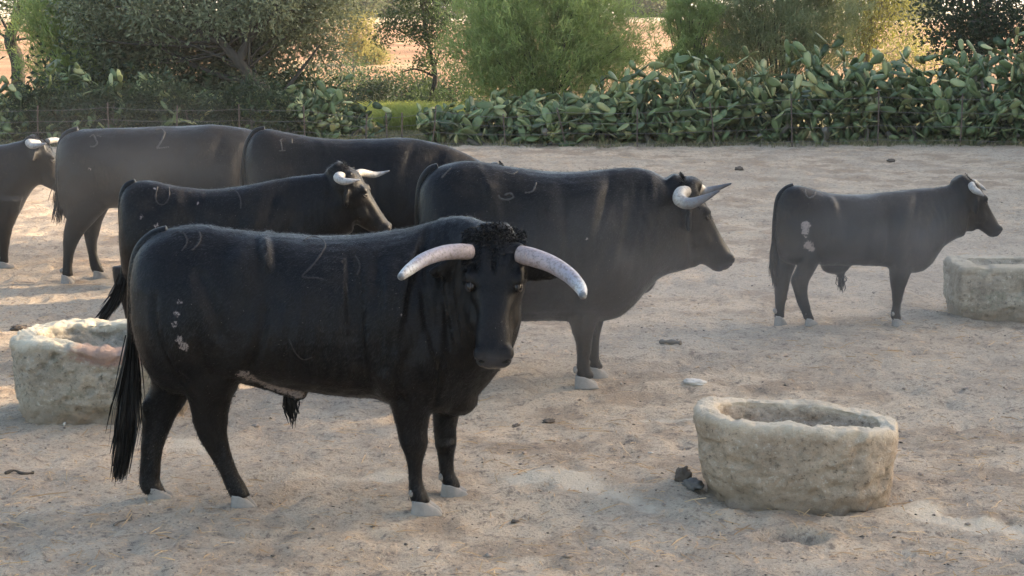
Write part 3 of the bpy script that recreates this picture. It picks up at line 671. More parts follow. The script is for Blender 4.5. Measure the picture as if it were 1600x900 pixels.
# ---- 1 the nearest bull, head turned to the camera
Y = 8.80
tr = [(211, 428, 488, .07, .0, Y, 0), (217, 400, 525, .17, .0, Y, 0), (232, 378, 568, .235, .02, Y, 0), (255, 363, 600, .275, .05, Y, 0), (285, 355, 612, .295, .08, Y, 0), (325, 352, 606, .30, .12, Y, 0),
      (360, 357, 592, .30, .14, Y, 0), (395, 362, 590, .325, .12, Y, 0), (440, 365, 600, .36, .08, Y, 0), (500, 369, 610, .375, .08, Y, 0), (550, 368, 616, .37, .10, Y, 0), (600, 364, 623, .355, .15, Y, 0),
      (640, 358, 632, .335, .20, Y, 0), (672, 347, 640, .31, .24, Y - .01, 5), (702, 338, 642, .285, .26, Y - .03, 14), (728, 337, 632, .255, .25, Y - .08, 30), (748, 346, 600, .215, .2, Y - .16, 48), (762, 364, 560, .175, .15, Y - .26, 64), (768, 392, 520, .13, .1, Y - .36, 78)]
hn = [(470, 236, 372, .10), (530, 238, 380, .13), (575, 252, 377, .13), (600, 282, 370, .115), (622, 294, 361, .085), (646, 299, 357, .062), (662, 302, 356, .056), (680, 309, 355, .047), (700, 320, 359, .039), (720, 332, 366, .036), (740, 343, 374, .036), (757, 352, 383, .040), (768, 357, 389, .043), (780, 365, 394, .040), (788, 370, 397, .034)]
hf = [(480, 226, 320, .10), (560, 229, 316, .11), (594, 236, 304, .10), (616, 229, 297, .085), (634, 223, 287, .068), (655, 222, 274, .055), (680, 221, 262, .045), (705, 220, 254, .038), (735, 219, 250, .036), (752, 218, 250, .041), (764, 222, 256, .043), (775, 233, 262, .040), (782, 238, 264, .034)]
fn = [(500, 618, 690, .10), (560, 608, 690, .12), (600, 608, 686, .115), (628, 611, 678, .095), (652, 616, 672, .078), (674, 621, 668, .068), (690, 624, 668, .064), (706, 631, 665, .050), (716, 634, 662, .044), (730, 637, 660, .040), (750, 639, 660, .038), (766, 639, 665, .044), (778, 642, 671, .044), (790, 647, 676, .038), (796, 650, 676, .032)]
ff = [(540, 660, 738, .10), (600, 668, 730, .11), (632, 674, 719, .085), (655, 677, 715, .068), (678, 679, 712, .058), (694, 681, 712, .052), (706, 684, 709, .043), (720, 685, 708, .039), (738, 688, 709, .038), (750, 690, 715, .043), (760, 693, 720, .041), (768, 696, 721, .034)]
hd = Head(U(772, 394, 8.52), 60, 90, .93, roll=-2)
horns1 = [([np.array(U(*q)) for q in ((735, 394, 8.46), (716, 393, 8.42), (690, 396, 8.37), (662, 406, 8.28), (640, 421, 8.18), (626, 433, 8.10))], (.037, .037, .035, .032, .027, .017)),
          ([np.array(U(*q)) for q in ((812, 398, 8.46), (832, 402, 8.42), (862, 413, 8.36), (890, 431, 8.27), (907, 450, 8.19), (911, 463, 8.12))], (.044, .044, .041, .036, .029, .017))]
bull('bull', 'nearest black bull, turning its head to the camera, long pale pinkish horns', tuple(G(470, 787)), tr,
     [(hn, 8.73, 40, 22, 8.66), (hf, 8.84, 40, 22, 8.92), (fn, 8.63, 40, 22, 8.62), (ff, 8.94, 40, 22, 8.95)],
     [(362, 401, 779, 793, 8.73, .040), (233, 271, 772, 784, 8.84, .040), (643, 691, 787, 806, 8.63, .044), (689, 733, 760, 777, 8.94, .042)],
     hd, horns1, [(262, 362, 8.80, .032), (240, 370, 8.80, .034), (220, 390, 8.80, .034), (210, 425, 8.78, .032), (207, 480, 8.77, .028), (206, 530, 8.77, .024), (205, 570, 8.76, .026), (203, 620, 8.75, .022)],
     M_coatA, .0122,
     chest=752, relief=1.9, fur=76000, creases=[(.020, -.024, (388, 364), (402, 378), (412, 402), (419, 432)), (.022, .016, (414, 470), (412, 510), (402, 550), (382, 588)), (.017, .014, (664, 360), (656, 410), (662, 470), (676, 530), (696, 580)), (.012, .010, (684, 420), (694, 480), (708, 550)), (.011, .009, (702, 430), (711, 490), (722, 545)),
        (.026, .014, (588, 400), (590, 470), (598, 540), (606, 600)), (.014, .012, (614, 500), (614, 560), (622, 610), (640, 650)), (.016, .012, (240, 450), (246, 520), (270, 580), (300, 610)), (.014, .012, (690, 555), (686, 605), (676, 650)), (.012, .007, (540, 400), (546, 470), (552, 540)), (.012, .006, (562, 410), (566, 480), (570, 550)), (.03, .014, (300, 420), (330, 470), (350, 540)), (.02, -.012, (640, 395), (632, 450), (622, 520))], extra=[E(309, 653, 8.73, .032, .030, .05), E(372, 770, 8.73, .042, .038, .035), E(231, 636, 8.84, .030, .030, .05), E(236, 762, 8.84, .042, .038, .035), E(646, 688, 8.62, .060, .058, .055), E(654, 771, 8.63, .043, .042, .035), E(696, 692, 8.93, .052, .05, .05), E(704, 754, 8.94, .042, .04, .034), E(705, 585, 8.78, .17, .20, .15), E(715, 620, 8.82, .11, .17, .09), loft(tube_rings(catmull([np.array(U(360, 565, 8.74)), np.array(U(400, 585, 8.74)), np.array(U(440, 602, 8.74)), np.array(U(474, 611, 8.76))], 20), np.linspace(.06, .04, 20), 12)), E(466, 612, 8.76, .045, .045, .04)],
     marks=[(.0058, (475, 376), (485, 370), (500, 372), (508, 382), (502, 396), (488, 415), (472, 431)), (.0055, (472, 432), (482, 434), (494, 434), (506, 437)), (.005, (555, 400), (562, 414), (558, 430)), (.004, (541, 442), (543, 456)),
            (.006, (311, 362), (313, 373), (308, 383), (300, 391)), (.005, (268, 367), (280, 362), (290, 368), (292, 380), (284, 392)), (.0035, (452, 530), (462, 552), (474, 562), (488, 558))],
     patches=[(287, 541, .026, 1.2), (279, 530, .020, .9), (281, 472, .016, .75), (276, 490, .022, .62), (272, 507, .018, .8), (626, 492, .012, .9), *[(380 + 88 * q, 585 + 31 * q ** .8, .034, 1.0) for q in np.linspace(0, 1, 14)]],
     folds=[(690, 500, 8.5, .12, .055, .004, .35), (570, 480, 8.45, .22, .05, .0016, .28)], hair=2600, swish=(900, [(206, 520, 8.76, .022), (204, 570, 8.76, .034), (200, 620, 8.75, .046), (196, 670, 8.74, .046), (191, 708, 8.73, .036), (184, 738, 8.73, .028)]),
     ear_dir=((.07, -.02, .13), (.085, -.035, .23), (.105, -.03, .33)), hornmat=M_horn_pink, sheath=(452, 614, 8.78, 459, 668, 8.78), dustlow=.25, dust_head=.22)

# ---- 2 the heavy bull in the middle, in profile
Y = 11.80
tr = [(655, 305, 400, .06, 0, Y, 0), (660, 288, 430, .16, 0, Y, 0), (672, 270, 470, .23, .03, Y, 0), (690, 259, 490, .28, .06, Y, 0), (720, 253, 500, .32, .1, Y, 0), (760, 255, 500, .35, .12, Y, 0), (805, 262, 500, .38, .1, Y, 0), (860, 267, 498, .40, .1, Y, 0),
      (905, 268, 500, .39, .14, Y, 0), (940, 266, 500, .37, .2, Y, 0), (966, 263, 494, .34, .24, Y, 0), (992, 262, 474, .30, .26, Y, 0), (1016, 267, 446, .26, .24, Y, 0), (1036, 277, 430, .22, .2, Y, 0), (1054, 286, 424, .18, .15, Y, 0), (1072, 300, 420, .14, .1, Y, 0)]
leg2 = [([(420, 876, 962, .10), (455, 878, 955, .12), (480, 882, 946, .105), (498, 888, 936, .085), (515, 893, 930, .07), (532, 898, 926, .062), (546, 901, 924, .056), (560, 902, 921, .045), (575, 901, 922, .044), (586, 901, 928, .046), (594, 905, 930, .042), (600, 908, 930, .034)], 11.66, 40, 22, 11.60),
        ([(430, 895, 965, .10), (470, 900, 955, .11), (498, 908, 944, .085), (520, 912, 938, .068), (540, 914, 936, .056), (555, 916, 936, .045), (566, 918, 938, .045), (575, 922, 944, .042), (581, 924, 944, .034)], 11.96, 40, 22, 12.0),
        ([(400, 662, 760, .12), (450, 664, 745, .12), (490, 675, 735, .10), (530, 684, 722, .06), (560, 695, 722, .045), (585, 700, 728, .045), (598, 704, 730, .04)], 11.68, 30, 20, 11.62),
        ([(400, 658, 740, .12), (450, 658, 730, .12), (490, 662, 712, .10), (530, 660, 700, .06), (560, 662, 690, .045), (580, 666, 694, .04)], 11.95, 30, 20, 12.0)]
hd = Head(U(1070, 303, Y), 57, 0, .93)
horns2 = [([np.array(U(*q)) for q in ((1072, 300, 11.68), (1064, 302, 11.60), (1062, 312, 11.52), (1076, 318, 11.48), (1096, 312, 11.48), (1124, 298, 11.50))], (.040, .043, .042, .037, .027, .006)),
          ([np.array(U(*q)) for q in ((1082, 297, 11.92), (1086, 291, 12.02), (1092, 294, 12.12), (1102, 299, 12.14), (1118, 295, 12.14), (1142, 287, 12.12))], (.036, .036, .035, .031, .022, .006))]
bull('bull', 'massive black bull in profile with dark-tipped horns, standing behind the nearest bull', tuple(G(860, 597)), tr, leg2,
     [(898, 935, 594, 607, 11.66, .045), (920, 951, 574, 588, 11.96, .044), (700, 736, 592, 604, 11.68, .043), (664, 698, 574, 587, 11.95, .043)],
     hd, horns2, [(685, 262, 11.8, .032), (672, 268, 11.8, .034), (660, 286, 11.8, .032), (655, 320, 11.78, .03), (654, 380, 11.78, .026), (654, 440, 11.78, .024)],
     M_coatB, .0158, chest=1004, relief=1.7, fur=36000, creases=[(.025, .012, (938, 330), (930, 370), (918, 415), (900, 468)), (.016, .014, (1018, 275), (1008, 330), (996, 390), (984, 440)), (.014, .010, (1034, 290), (1026, 340), (1018, 400)), (.014, .010, (985, 330), (972, 390), (955, 440)), (.02, .014, (758, 330), (764, 400), (748, 460)), (.02, -.018, (742, 262), (756, 280), (766, 305)), (.014, .010, (880, 380), (884, 430), (890, 475))], extra=[E(1078, 392, 11.8, .11, .09, .11), E(1077, 289, 11.8, .085, .12, .055), E(955, 455, 11.78, .17, .17, .13), E(1005, 430, 11.8, .09, .10, .12)],
     marks=[(.0075, (779, 305), (782, 310), (793, 312), (802, 308), (797, 302), (788, 305)), (.007, (820, 301), (829, 300), (834, 296), (838, 285)), (.008, (690, 278), (697, 270), (705, 262)), (.007, (788, 268), (800, 272), (808, 268))],
     patches=[(916, 374, .012, .8)], folds=[(1010, 340, 11.6, .10, .06, .003, .25)], hair=2200, ear_dir=((.09, -.05, .12), (.13, -.08, .20), (.20, -.12, .25)), dustlow=.5, brandmat=M_brand_pale)

# ---- 3 the smallest bull on the right
Y = 13.95
tr = [(1211, 318, 380, .05, 0, Y, 0), (1217, 305, 398, .12, 0, Y, 0), (1228, 294, 408, .175, .03, Y, 0), (1244, 290, 412, .21, .08, Y, 0), (1266, 295, 408, .225, .12, Y, 0), (1300, 303, 414, .245, .1, Y, 0), (1345, 304, 414, .265, .08, Y, 0), (1380, 300, 416, .26, .12, Y, 0),
      (1410, 297, 424, .245, .18, Y, 0), (1436, 294, 425, .215, .22, Y, 0), (1456, 293, 412, .185, .22, Y, 0), (1474, 291, 386, .155, .2, Y, 0), (1492, 289, 374, .135, .15, Y, 0), (1508, 288, 368, .11, .1, Y, 0)]
leg3 = [([(385, 1250, 1292, .08), (405, 1250, 1281, .09), (422, 1244, 1272, .07), (436, 1236, 1265, .052), (448, 1238, 1262, .045), (462, 1242, 1262, .038), (478, 1248, 1266, .033), (490, 1253, 1269, .034), (500, 1257, 1273, .036), (508, 1261, 1275, .032)], 13.88, 36, 20, 13.82),
        ([(385, 1213, 1255, .08), (410, 1211, 1244, .085), (425, 1210, 1238, .07), (440, 1210, 1234, .05), (460, 1211, 1230, .038), (482, 1211, 1226, .033), (496, 1210, 1226, .036), (506, 1212, 1226, .032)], 13.99, 36, 20, 14.06),
        ([(380, 1388, 1440, .07), (410, 1388, 1432, .085), (428, 1389, 1423, .07), (445, 1391, 1416, .055), (458, 1393, 1412, .048), (470, 1394, 1409, .039), (484, 1393, 1406, .034), (494, 1392, 1408, .036), (502, 1394, 1409, .034), (507, 1396, 1410, .03)], 13.87, 36, 20, 13.82),
        ([(385, 1392, 1438, .07), (412, 1392, 1430, .08), (430, 1393, 1421, .06), (448, 1395, 1414, .05), (462, 1396, 1411, .042), (476, 1396, 1408, .034), (488, 1394, 1408, .036), (496, 1396, 1410, .033)], 14.10, 36, 20, 14.1)]
hd = Head(U(1513, 293, Y), 55, 0, .72, jaw=.86)
horns3 = [([np.array(U(*q)) for q in ((1518, 289, 13.86), (1519, 292, 13.81), (1523, 297, 13.78), (1530, 301, 13.77), (1537, 306, 13.77))], (.026, .028, .026, .020, .006)),
          ([np.array(U(*q)) for q in ((1520, 286, 14.04), (1522, 285, 14.09), (1527, 289, 14.12), (1533, 292, 14.13), (1540, 297, 14.13))], (.025, .025, .023, .018, .006))]
bull('bull', 'smallest bull, short-horned, standing alone in dust at the right', tuple(G(1320, 508)), tr, leg3,
     [(1258, 1279, 504, 513, 13.88, .034), (1210, 1231, 502, 510, 13.99, .034), (1394, 1415, 503, 513, 13.87, .035), (1396, 1416, 496, 503, 14.10, .034)],
     hd, horns3, [(1240, 291, Y, .026), (1228, 296, Y, .027), (1217, 310, 13.93, .027), (1212, 340, 13.92, .024), (1210, 370, 13.92, .022), (1209, 395, 13.92, .022)], M_coatC, .014,
     chest=1462, relief=1.2, fur=14000, creases=[(.018, -.016, (1298, 304), (1308, 318), (1312, 335)), (.016, .010, (1300, 340), (1298, 375), (1284, 402)), (.014, .010, (1396, 330), (1392, 370), (1388, 410)), (.012, .008, (1450, 305), (1444, 350), (1436, 395)), (.010, .006, (1470, 310), (1466, 350))], extra=[E(1516, 344, 13.95, .08, .06, .09), E(1420, 412, 13.95, .11, .12, .07), E(1306, 416, 13.95, .11, .07, .06), E(1314, 426, 13.95, .035, .03, .05)],
     marks=[(.008, (1258, 296), (1259, 304), (1264, 309), (1271, 306), (1274, 299))], patches=[(1259, 353, .038, 1.3), (1258, 361, .030, 1.2), (1260, 370, .016, .8), (1263, 383, .036, 1.3), (1268, 389, .026, 1.2)],
     folds=[(1470, 335, 13.8, .09, .05, .004, .15)], hair=500, swish=(380, [(1211, 370, 13.92, .02), (1210, 395, 13.92, .03), (1210, 420, 13.92, .03), (1211, 440, 13.92, .02)]),
     ear_dir=((.10, -.04, .12), (.16, -.07, .18), (.24, -.12, .22)), dustlow=.6, brandmat=M_brand_pale, hornmat=M_horn_bone, sheath=(1314, 432, 13.95, 1315, 455, 13.95), dust_head=.6)

# ---- 4 the slender young bull behind the nearest one
Y = 12.9
tr = [(189, 330, 400, .05, 0, Y, 0), (193, 308, 430, .13, 0, Y, 0), (203, 292, 445, .19, .03, Y, 0), (222, 284, 450, .22, .1, Y, 0), (252, 286, 446, .235, .14, Y, 0), (290, 293, 440, .25, .14, Y, 0), (330, 296, 445, .275, .1, Y, 0), (370, 293, 450, .285, .1, Y, 0),
      (405, 287, 455, .27, .16, Y, 0), (440, 280, 455, .245, .24, Y, 0), (470, 275, 430, .21, .26, Y, 0), (496, 272, 405, .18, .26, Y, 0), (518, 272, 385, .155, .22, Y, 0), (536, 276, 372, .135, .15, Y, 0), (552, 288, 362, .10, .1, Y, 0)]
def hidden_legs(x_h, x_f, yb, Y, k):      # legs that stand behind nearer animals, hoof bottoms at yb
    s = ppm(Y, 0) * k
    def leg(x, hind, dy):
        b = yb - dy * s * .19
        if hind: r = [(-.72, -.20, .22, .11), (-.58, -.18, .16, .11), (-.46, -.13, .10, .085), (-.36, -.10, .055, .058), (-.26, -.075, .045, .042), (-.15, -.05, .045, .036), (-.09, -.05, .055, .041), (-.05, -.02, .065, .036)]
        else: r = [(-.72, -.13, .17, .11), (-.55, -.11, .13, .10), (-.42, -.08, .08, .07), (-.33, -.06, .06, .056), (-.22, -.045, .045, .040), (-.13, -.045, .045, .040), (-.085, -.045, .055, .043), (-.05, -.02, .06, .036)]
        return [(b + z * s * .97, x + l * s, x + q * s, w * k) for z, l, q, w in r]
    L = []; Hf = []
    for x, hind in ((x_h, 1), (x_f, 0)):
        for sg, dx in ((-1, .06), (1, -.10)):
            dy = .15 * sg * k; L.append((leg(x + dx * s, hind, dy), Y + dy, 30, 20, Y + dy * 1.2))
            b = yb - dy * s * .19; Hf.append((x + dx * s - .03 * s, x + dx * s + .10 * s, b - .055 * s, b + 1, Y + dy, .042 * k))
    return L, Hf
L4, H4 = hidden_legs(232, 455, 556, Y, .9)
hd = Head(U(543, 277, Y), 54, 3, .82, jaw=.82)
horns4 = [([np.array(U(*q)) for q in ((538, 277, 12.82), (531, 275, 12.74), (528, 278, 12.68), (536, 283, 12.64), (548, 283, 12.64), (562, 281, 12.66))], (.028, .031, .031, .027, .019, .005)),
          ([np.array(U(*q)) for q in ((556, 273, 12.97), (563, 270, 13.06), (572, 271, 13.13), (585, 273, 13.17), (596, 271, 13.19), (608, 267, 13.20))], (.028, .028, .027, .022, .014, .005))]
bull('bull', 'slender young black bull with white horns, its head above the nearest bull\'s back', tuple(G(350, 556)), tr, L4, H4, hd, horns4,
     [(212, 285, Y, .028), (198, 292, Y, .029), (191, 312, 12.88, .029), (191, 350, 12.87, .027), (195, 385, 12.86, .026), (195, 415, 12.86, .026), (188, 445, 12.85, .024)], M_coatB, .0158,
     chest=482, relief=1.3, fur=24000, creases=[(.018, -.02, (294, 294), (304, 306), (310, 322)), (.016, .012, (300, 330), (298, 380), (280, 430)), (.014, .012, (412, 295), (406, 340), (402, 390)), (.011, .009, (470, 285), (466, 330), (464, 370)), (.011, .009, (490, 285), (488, 330), (486, 370)), (.011, .009, (510, 285), (508, 330))], extra=[],
     marks=[(.006, (246, 292), (243, 308), (247, 318), (257, 319), (264, 308), (264, 292)), (.006, (356, 300), (362, 297), (370, 300), (376, 312), (376, 326)), (.004, (224, 340), (220, 334))],
     patches=[(243, 295, .016, .95), (222, 339, .022, .7), (244, 352, .022, .85), (309, 318, .014, .8)], folds=[(495, 325, 12.75, .14, .045, .0035, .2)], hair=900, swish=(420, [(194, 420, 12.86, .025), (189, 445, 12.85, .04), (180, 468, 12.84, .045), (168, 488, 12.83, .04), (154, 503, 12.82, .03)]),
     ear_dir=((.10, -.04, .12), (.14, -.08, .18), (.20, -.13, .22)), hornmat=M_horn_bone, dustlow=.4)

# ---- 5 black bull at the back with lowered head
Y = 15.45
tr = [(383, 250, 330, .06, 0, Y, 0), (389, 225, 365, .16, 0, Y, 0), (400, 208, 385, .24, .03, Y, 0), (420, 201, 395, .29, .08, Y, 0), (450, 207, 395, .32, .12, Y, 0), (495, 214, 390, .34, .12, Y, 0), (540, 217, 392, .37, .1, Y, 0), (585, 217, 396, .37, .12, Y, 0), (620, 215, 398, .35, .18, Y, 0),
      (650, 217, 398, .33, .24, Y, 0), (680, 223, 392, .29, .26, Y, 0), (710, 232, 375, .25, .24, Y, 0), (740, 246, 360, .21, .2, Y, 0), (768, 262, 350, .17, .15, Y, 0), (788, 275, 345, .13, .1, Y, 0)]
L5, H5 = hidden_legs(440, 640, 452, Y, 1.0)
hd = Head(U(784, 277, Y), 62, 0, .90)
horns5 = [([np.array(hd.pt(*q)) for q in ((.0, .03, sg * .10), (-.02, .03, sg * .18), (.02, .06, sg * .24), (.06, .14, sg * .25), (.05, .20, sg * .23))], (.04, .04, .036, .025, .007)) for sg in (-1, 1)]
bull('bull', 'black bull at the back, head lowered out of sight behind the massive bull', tuple(G(560, 452)), tr, L5, H5, hd, horns5[1:],
     [(414, 203, Y, .032), (400, 207, Y, .033), (388, 224, 15.42, .032), (383, 250, 15.40, .030), (380, 280, 15.40, .028), (379, 320, 15.4, .026)], M_coatB, .0195,
     chest=700, relief=.9, fur=13000, creases=[(.022, -.022, (488, 214), (500, 228), (508, 245))], extra=[],
     marks=[(.007, (438, 219), (440, 228), (441, 235)), (.006, (436, 236), (446, 235)), (.006, (436, 220), (441, 217)), (.007, (456, 217), (456, 224))], brandmat=M_brand_pale, folds=[(700, 290, 15.2, .12, .07, .003, .25)], hair=1200)

# ---- 6 the dusty grey-looking bull behind, brand on rib
Y = 16.3
tr = [(92, 240, 310, .06, 0, Y, 0), (97, 220, 335, .17, 0, Y, 0), (110, 208, 345, .24, .03, Y, 0), (130, 202, 338, .29, .08, Y, 0), (165, 201, 326, .32, .12, Y, 0), (205, 200, 324, .35, .1, Y, 0), (255, 198, 335, .38, .1, Y, 0), (305, 196, 340, .385, .12, Y, 0), (340, 196, 345, .36, .18, Y, 0), (372, 199, 345, .33, .22, Y, 0),
      (396, 203, 335, .28, .24, Y + .04, -6), (416, 210, 320, .23, .22, Y + .1, -14), (436, 222, 315, .18, .15, Y + .18, -20), (452, 235, 310, .13, .1, Y + .24, -22)]
leg6 = [([(300, 100, 178, .12), (325, 104, 168, .12), (345, 103, 150, .10), (362, 99, 134, .075), (378, 98, 124, .056), (395, 98, 117, .045), (412, 98, 114, .038), (424, 97, 114, .043), (434, 99, 115, .042), (442, 101, 115, .035)], 16.20, 36, 20, 16.15),
        ([(300, 118, 186, .11), (325, 124, 170, .11), (345, 128, 160, .09), (362, 130, 156, .07), (378, 133, 152, .055), (395, 137, 152, .043), (410, 140, 156, .038), (420, 143, 161, .043), (428, 148, 164, .04), (434, 150, 164, .034)], 16.46, 36, 20, 16.5)]
L6, H6 = hidden_legs(150, 345, 440, Y, 1.0)
hd = Head(U(452, 244, Y + .24), 52, -20, .9)
horns6 = [([np.array(hd.pt(*q)) for q in ((.0, .03, sg * .10), (-.02, .03, sg * .18), (.02, .06, sg * .24), (.06, .14, sg * .25), (.05, .20, sg * .23))], (.04, .04, .036, .025, .007)) for sg in (-1, 1)]
bull('bull', 'bull veiled in grey dust at the back, pale numeral 2 branded on its ribs', tuple(G(250, 440)), tr, leg6 + L6[2:],
     [(97, 118, 440, 450, 16.20, .045), (147, 170, 431, 437, 16.46, .044)] + H6[2:], hd, horns6[:1],
     [(122, 203, Y, .034), (106, 209, Y, .035), (96, 224, 16.27, .034), (92, 250, 16.25, .03), (91, 280, 16.22, .027), (92, 300, 16.2, .026)], M_coatC, .0195,
     chest=410, relief=.7, fur=10000, extra=[],
     marks=[(.010, (242, 204), (251, 202), (257, 207), (254, 217), (249, 226), (245, 232)), (.009, (245, 232), (254, 231), (264, 230)), (.009, (140, 214), (146, 211), (150, 219), (152, 224), (147, 229), (141, 229)), (.008, (151, 212), (158, 214))], brandmat=M_brand_pale,
     patches=[(141, 264, .03, .6)], hair=600, swish=(330, [(92, 285, 16.2, .03), (93, 305, 16.2, .045), (95, 322, 16.2, .06), (92, 342, 16.2, .055)]), dustlow=.6)

# ---- 7 bull cut by the left edge
Y = 17.15
tr = [(-290, 232, 320, .08, 0, Y, 0), (-275, 215, 350, .22, .03, Y, 0), (-240, 210, 365, .3, .08, Y, 0), (-180, 215, 350, .33, .1, Y, 0), (-110, 219, 352, .36, .1, Y, 0), (-60, 222, 356, .35, .14, Y, 0), (-20, 226, 360, .33, .2, Y, 0), (4, 226, 356, .29, .24, Y, 0), (22, 222, 340, .25, .24, Y, 0), (38, 219, 312, .21, .2, Y, 0), (52, 219, 294, .17, .15, Y, 0), (64, 225, 288, .13, .1, Y, 0)]
L7, H7 = hidden_legs(-235, -4, 420, Y, 1.0)
hd = Head(U(62, 229, Y), 56, -4, .86)
horns7 = [([np.array(U(*q)) for q in ((60, 224, 17.05), (52, 223, 16.97), (45, 223, 16.91), (50, 228, 16.86), (60, 227, 16.85), (72, 224, 16.86))], (.032, .034, .034, .029, .021, .006)),
          ([np.array(U(*q)) for q in ((74, 221, 17.27), (82, 219, 17.36), (88, 219, 17.42), (94, 219, 17.45), (100, 217, 17.46))], (.028, .028, .026, .020, .008))]
bull('bull', 'bull cut off by the left edge of the picture, white horns, nose behind another\'s rump', tuple(G(-60, 420)), tr, L7, H7, hd, horns7,
     [(-262, 212, Y, .034), (-285, 225, Y, .034), (-293, 260, Y, .03), (-294, 330, Y, .026)], M_coatC, .021, chest=25, extra=[], hair=700, hornmat=M_horn_bone, dustlow=.6)

# ================================================================== plants
def leaf_mesh(C, D, L, W, g, curl=.15):
    """four-cornered leaves: centre C, along D, length L, width W"""
    n = len(C); D = D / (np.linalg.norm(D, axis=1)[:, None] + 1e-9); S = np.cross(D, g.normal(size=(n, 3))); S /= np.linalg.norm(S, axis=1)[:, None] + 1e-9
    Nn = np.cross(D, S); L = np.broadcast_to(L, n)[:, None]; W = np.broadcast_to(W, n)[:, None]
    V = np.stack([C - D * L * .5, C + S * W * .5 + Nn * L * curl * .3, C + D * L * .5 - Nn * L * curl, C - S * W * .5 + Nn * L * curl * .3], 1).reshape(-1, 3)
    F = (np.arange(n) * 4)[:, None] + np.array([[0, 1, 2, 3]])
    return V, F.astype(np.int32), np.repeat(np.clip(g.normal(.45, .28, n), 0, 1), 4)
def crown_clumps(ells, n, g, shell=.55, lump=.35):
    out = []
    w = np.array([e[3] * e[4] * e[5] for e in ells]); w = w / w.sum()
    for e, k in zip(ells, (w * n).astype(int) + 1):
        d = g.normal(size=(k, 3)); d /= np.linalg.norm(d, axis=1)[:, None]
        r = g.uniform(shell ** 3, 1, k) ** (1 / 3) * (1 + lump * noise3(d * 2.1 + e[0] * 3.3 + 50))
        out.append(np.array(e[:3]) + d * r[:, None] * np.array(e[3:6]))
    return np.vstack(out)
M_bark = mat_bark('grey_bark'); M_bark_dark = mat_bark('dark_bark', (.035, .03, .026), (.09, .078, .065))
def tree(name, label, trunk, rad, ells, nclump, per, size, leaf, lmat, g, group=None, cr=.35, shell=.5, cat='tree', bark=None, twigs=True, droop=0.0, extra_limbs=(), lump=.35):
    base = trunk[0]; root = empty(name, tuple(base)); tag(root, label, cat, group)
    parts = []
    P = catmull(np.array(trunk), 26); rr = np.linspace(rad, rad * .35, 26) * (1 + .12 * noise3(P * 3)); P = P + .25 * rad * np.stack([noise3(P * 2 + 5), noise3(P * 2 + 9), 0 * rr], -1)
    parts.append(loft(tube_rings(P, rr, 10)))
    C = crown_clumps(ells, nclump, g, shell, lump)
    for l in extra_limbs:
        q = catmull(np.array(l[0]), 16); parts.append(loft(tube_rings(q, np.linspace(l[1], l[1] * .3, 16), 8)))
    if twigs:
        for c in C[:: max(1, len(C) // 30)]:
            i = int(g.uniform(.45, 1) * 25); a = P[i]; mid = (a + c) / 2 + g.normal(size=3) * .12 * np.linalg.norm(c - a) + np.array([0, 0, .1])
            q = catmull([a, mid, c], 9); parts.append(loft(tube_rings(q, np.linspace(rad * .18, rad * .03, 9), 5)))
    V, F = merge(parts); obj('trunk', mesh_from('trunk', V, F), bark or M_bark, root)
    n = nclump * per; k = g.integers(0, len(C), n); off = g.normal(size=(n, 3)) * cr * np.array([1, 1, .75]); X = C[k] + off
    D = off / (np.linalg.norm(off, axis=1)[:, None] + 1e-6) + g.normal(size=(n, 3)) * .6; D[:, 2] -= droop
    V, F, r = leaf_mesh(X, D, size * g.uniform(.7, 1.3, n), leaf * g.uniform(.7, 1.3, n), g)
    keep = np.repeat(X[:, 2] > base[2] - .2, 4)
    o = obj('crown', mesh_from('crown', V, F, False, {'rnd': r}), lmat, root); o['kind'] = 'stuff'
    return root
def feathery(name, label, base, ells, n, L, w, lmat, g, cat='bush', group=None, droop=-.9, stems=9, lump=.25):
    """broom-like bush: thin green wands fanning out from its stems"""
    root = empty(name, tuple(base)); tag(root, label, cat, group); parts = []
    e0 = ells[0]; base = np.array(base)
    C = crown_clumps(ells, max(30, n // 160), g, .35, lump)
    for c in C[:: max(1, len(C) // (stems * 5))]:
        q = catmull([base + g.normal(size=3) * np.array([.15, .15, 0]), base * .6 + c * .4 + np.array([0, 0, .25]), c], 10); parts.append(loft(tube_rings(q, np.linspace(.03, .005, 10), 5)))
    V, F = merge(parts); obj('trunk', mesh_from('trunk', V, F), M_bark_dark, root)
    # twiglets: soft sprays of fine leaves round each shoot tip
    n = int(n * 1.45); k = g.integers(0, len(C), n); sc_ = .24 * (e0[3] + e0[5]) / 2; tip = g.normal(size=(len(C) * 9, 3)) * sc_ * .95; j = g.integers(0, 9, n)
    X = C[k] + tip[k * 9 + j] + g.normal(size=(n, 3)) * sc_ * .27
    out = X - (base + np.array([0, 0, .35 * (e0[2] - base[2])])); out /= np.linalg.norm(out, axis=1)[:, None]
    D = out * .45 + g.normal(size=(n, 3)) * .55; D[:, 2] += .35
    V, F, r = leaf_mesh(X, D, L * .44 * g.uniform(.6, 1.4, n), w * 2.1, g, .1)
    r = np.clip(r * .6 + .55 * np.repeat(g.uniform(0, 1, len(C) * 9)[k * 9 + j], 4), 0, 1)
    o = obj('crown', mesh_from('crown', V, F, False, {'rnd': r}), lmat, root); o['kind'] = 'stuff'
    return root
def ell(px, py, Y, rx, ry, rz): q = U(px, py, Y); return (q.x, q.y, q.z, rx, ry, rz)
def gp(x, y): return np.array([x, y, float(gz(x, y)) - .05])
def gpx(px, Y): return gp(U(px, 200, Y).x, Y)

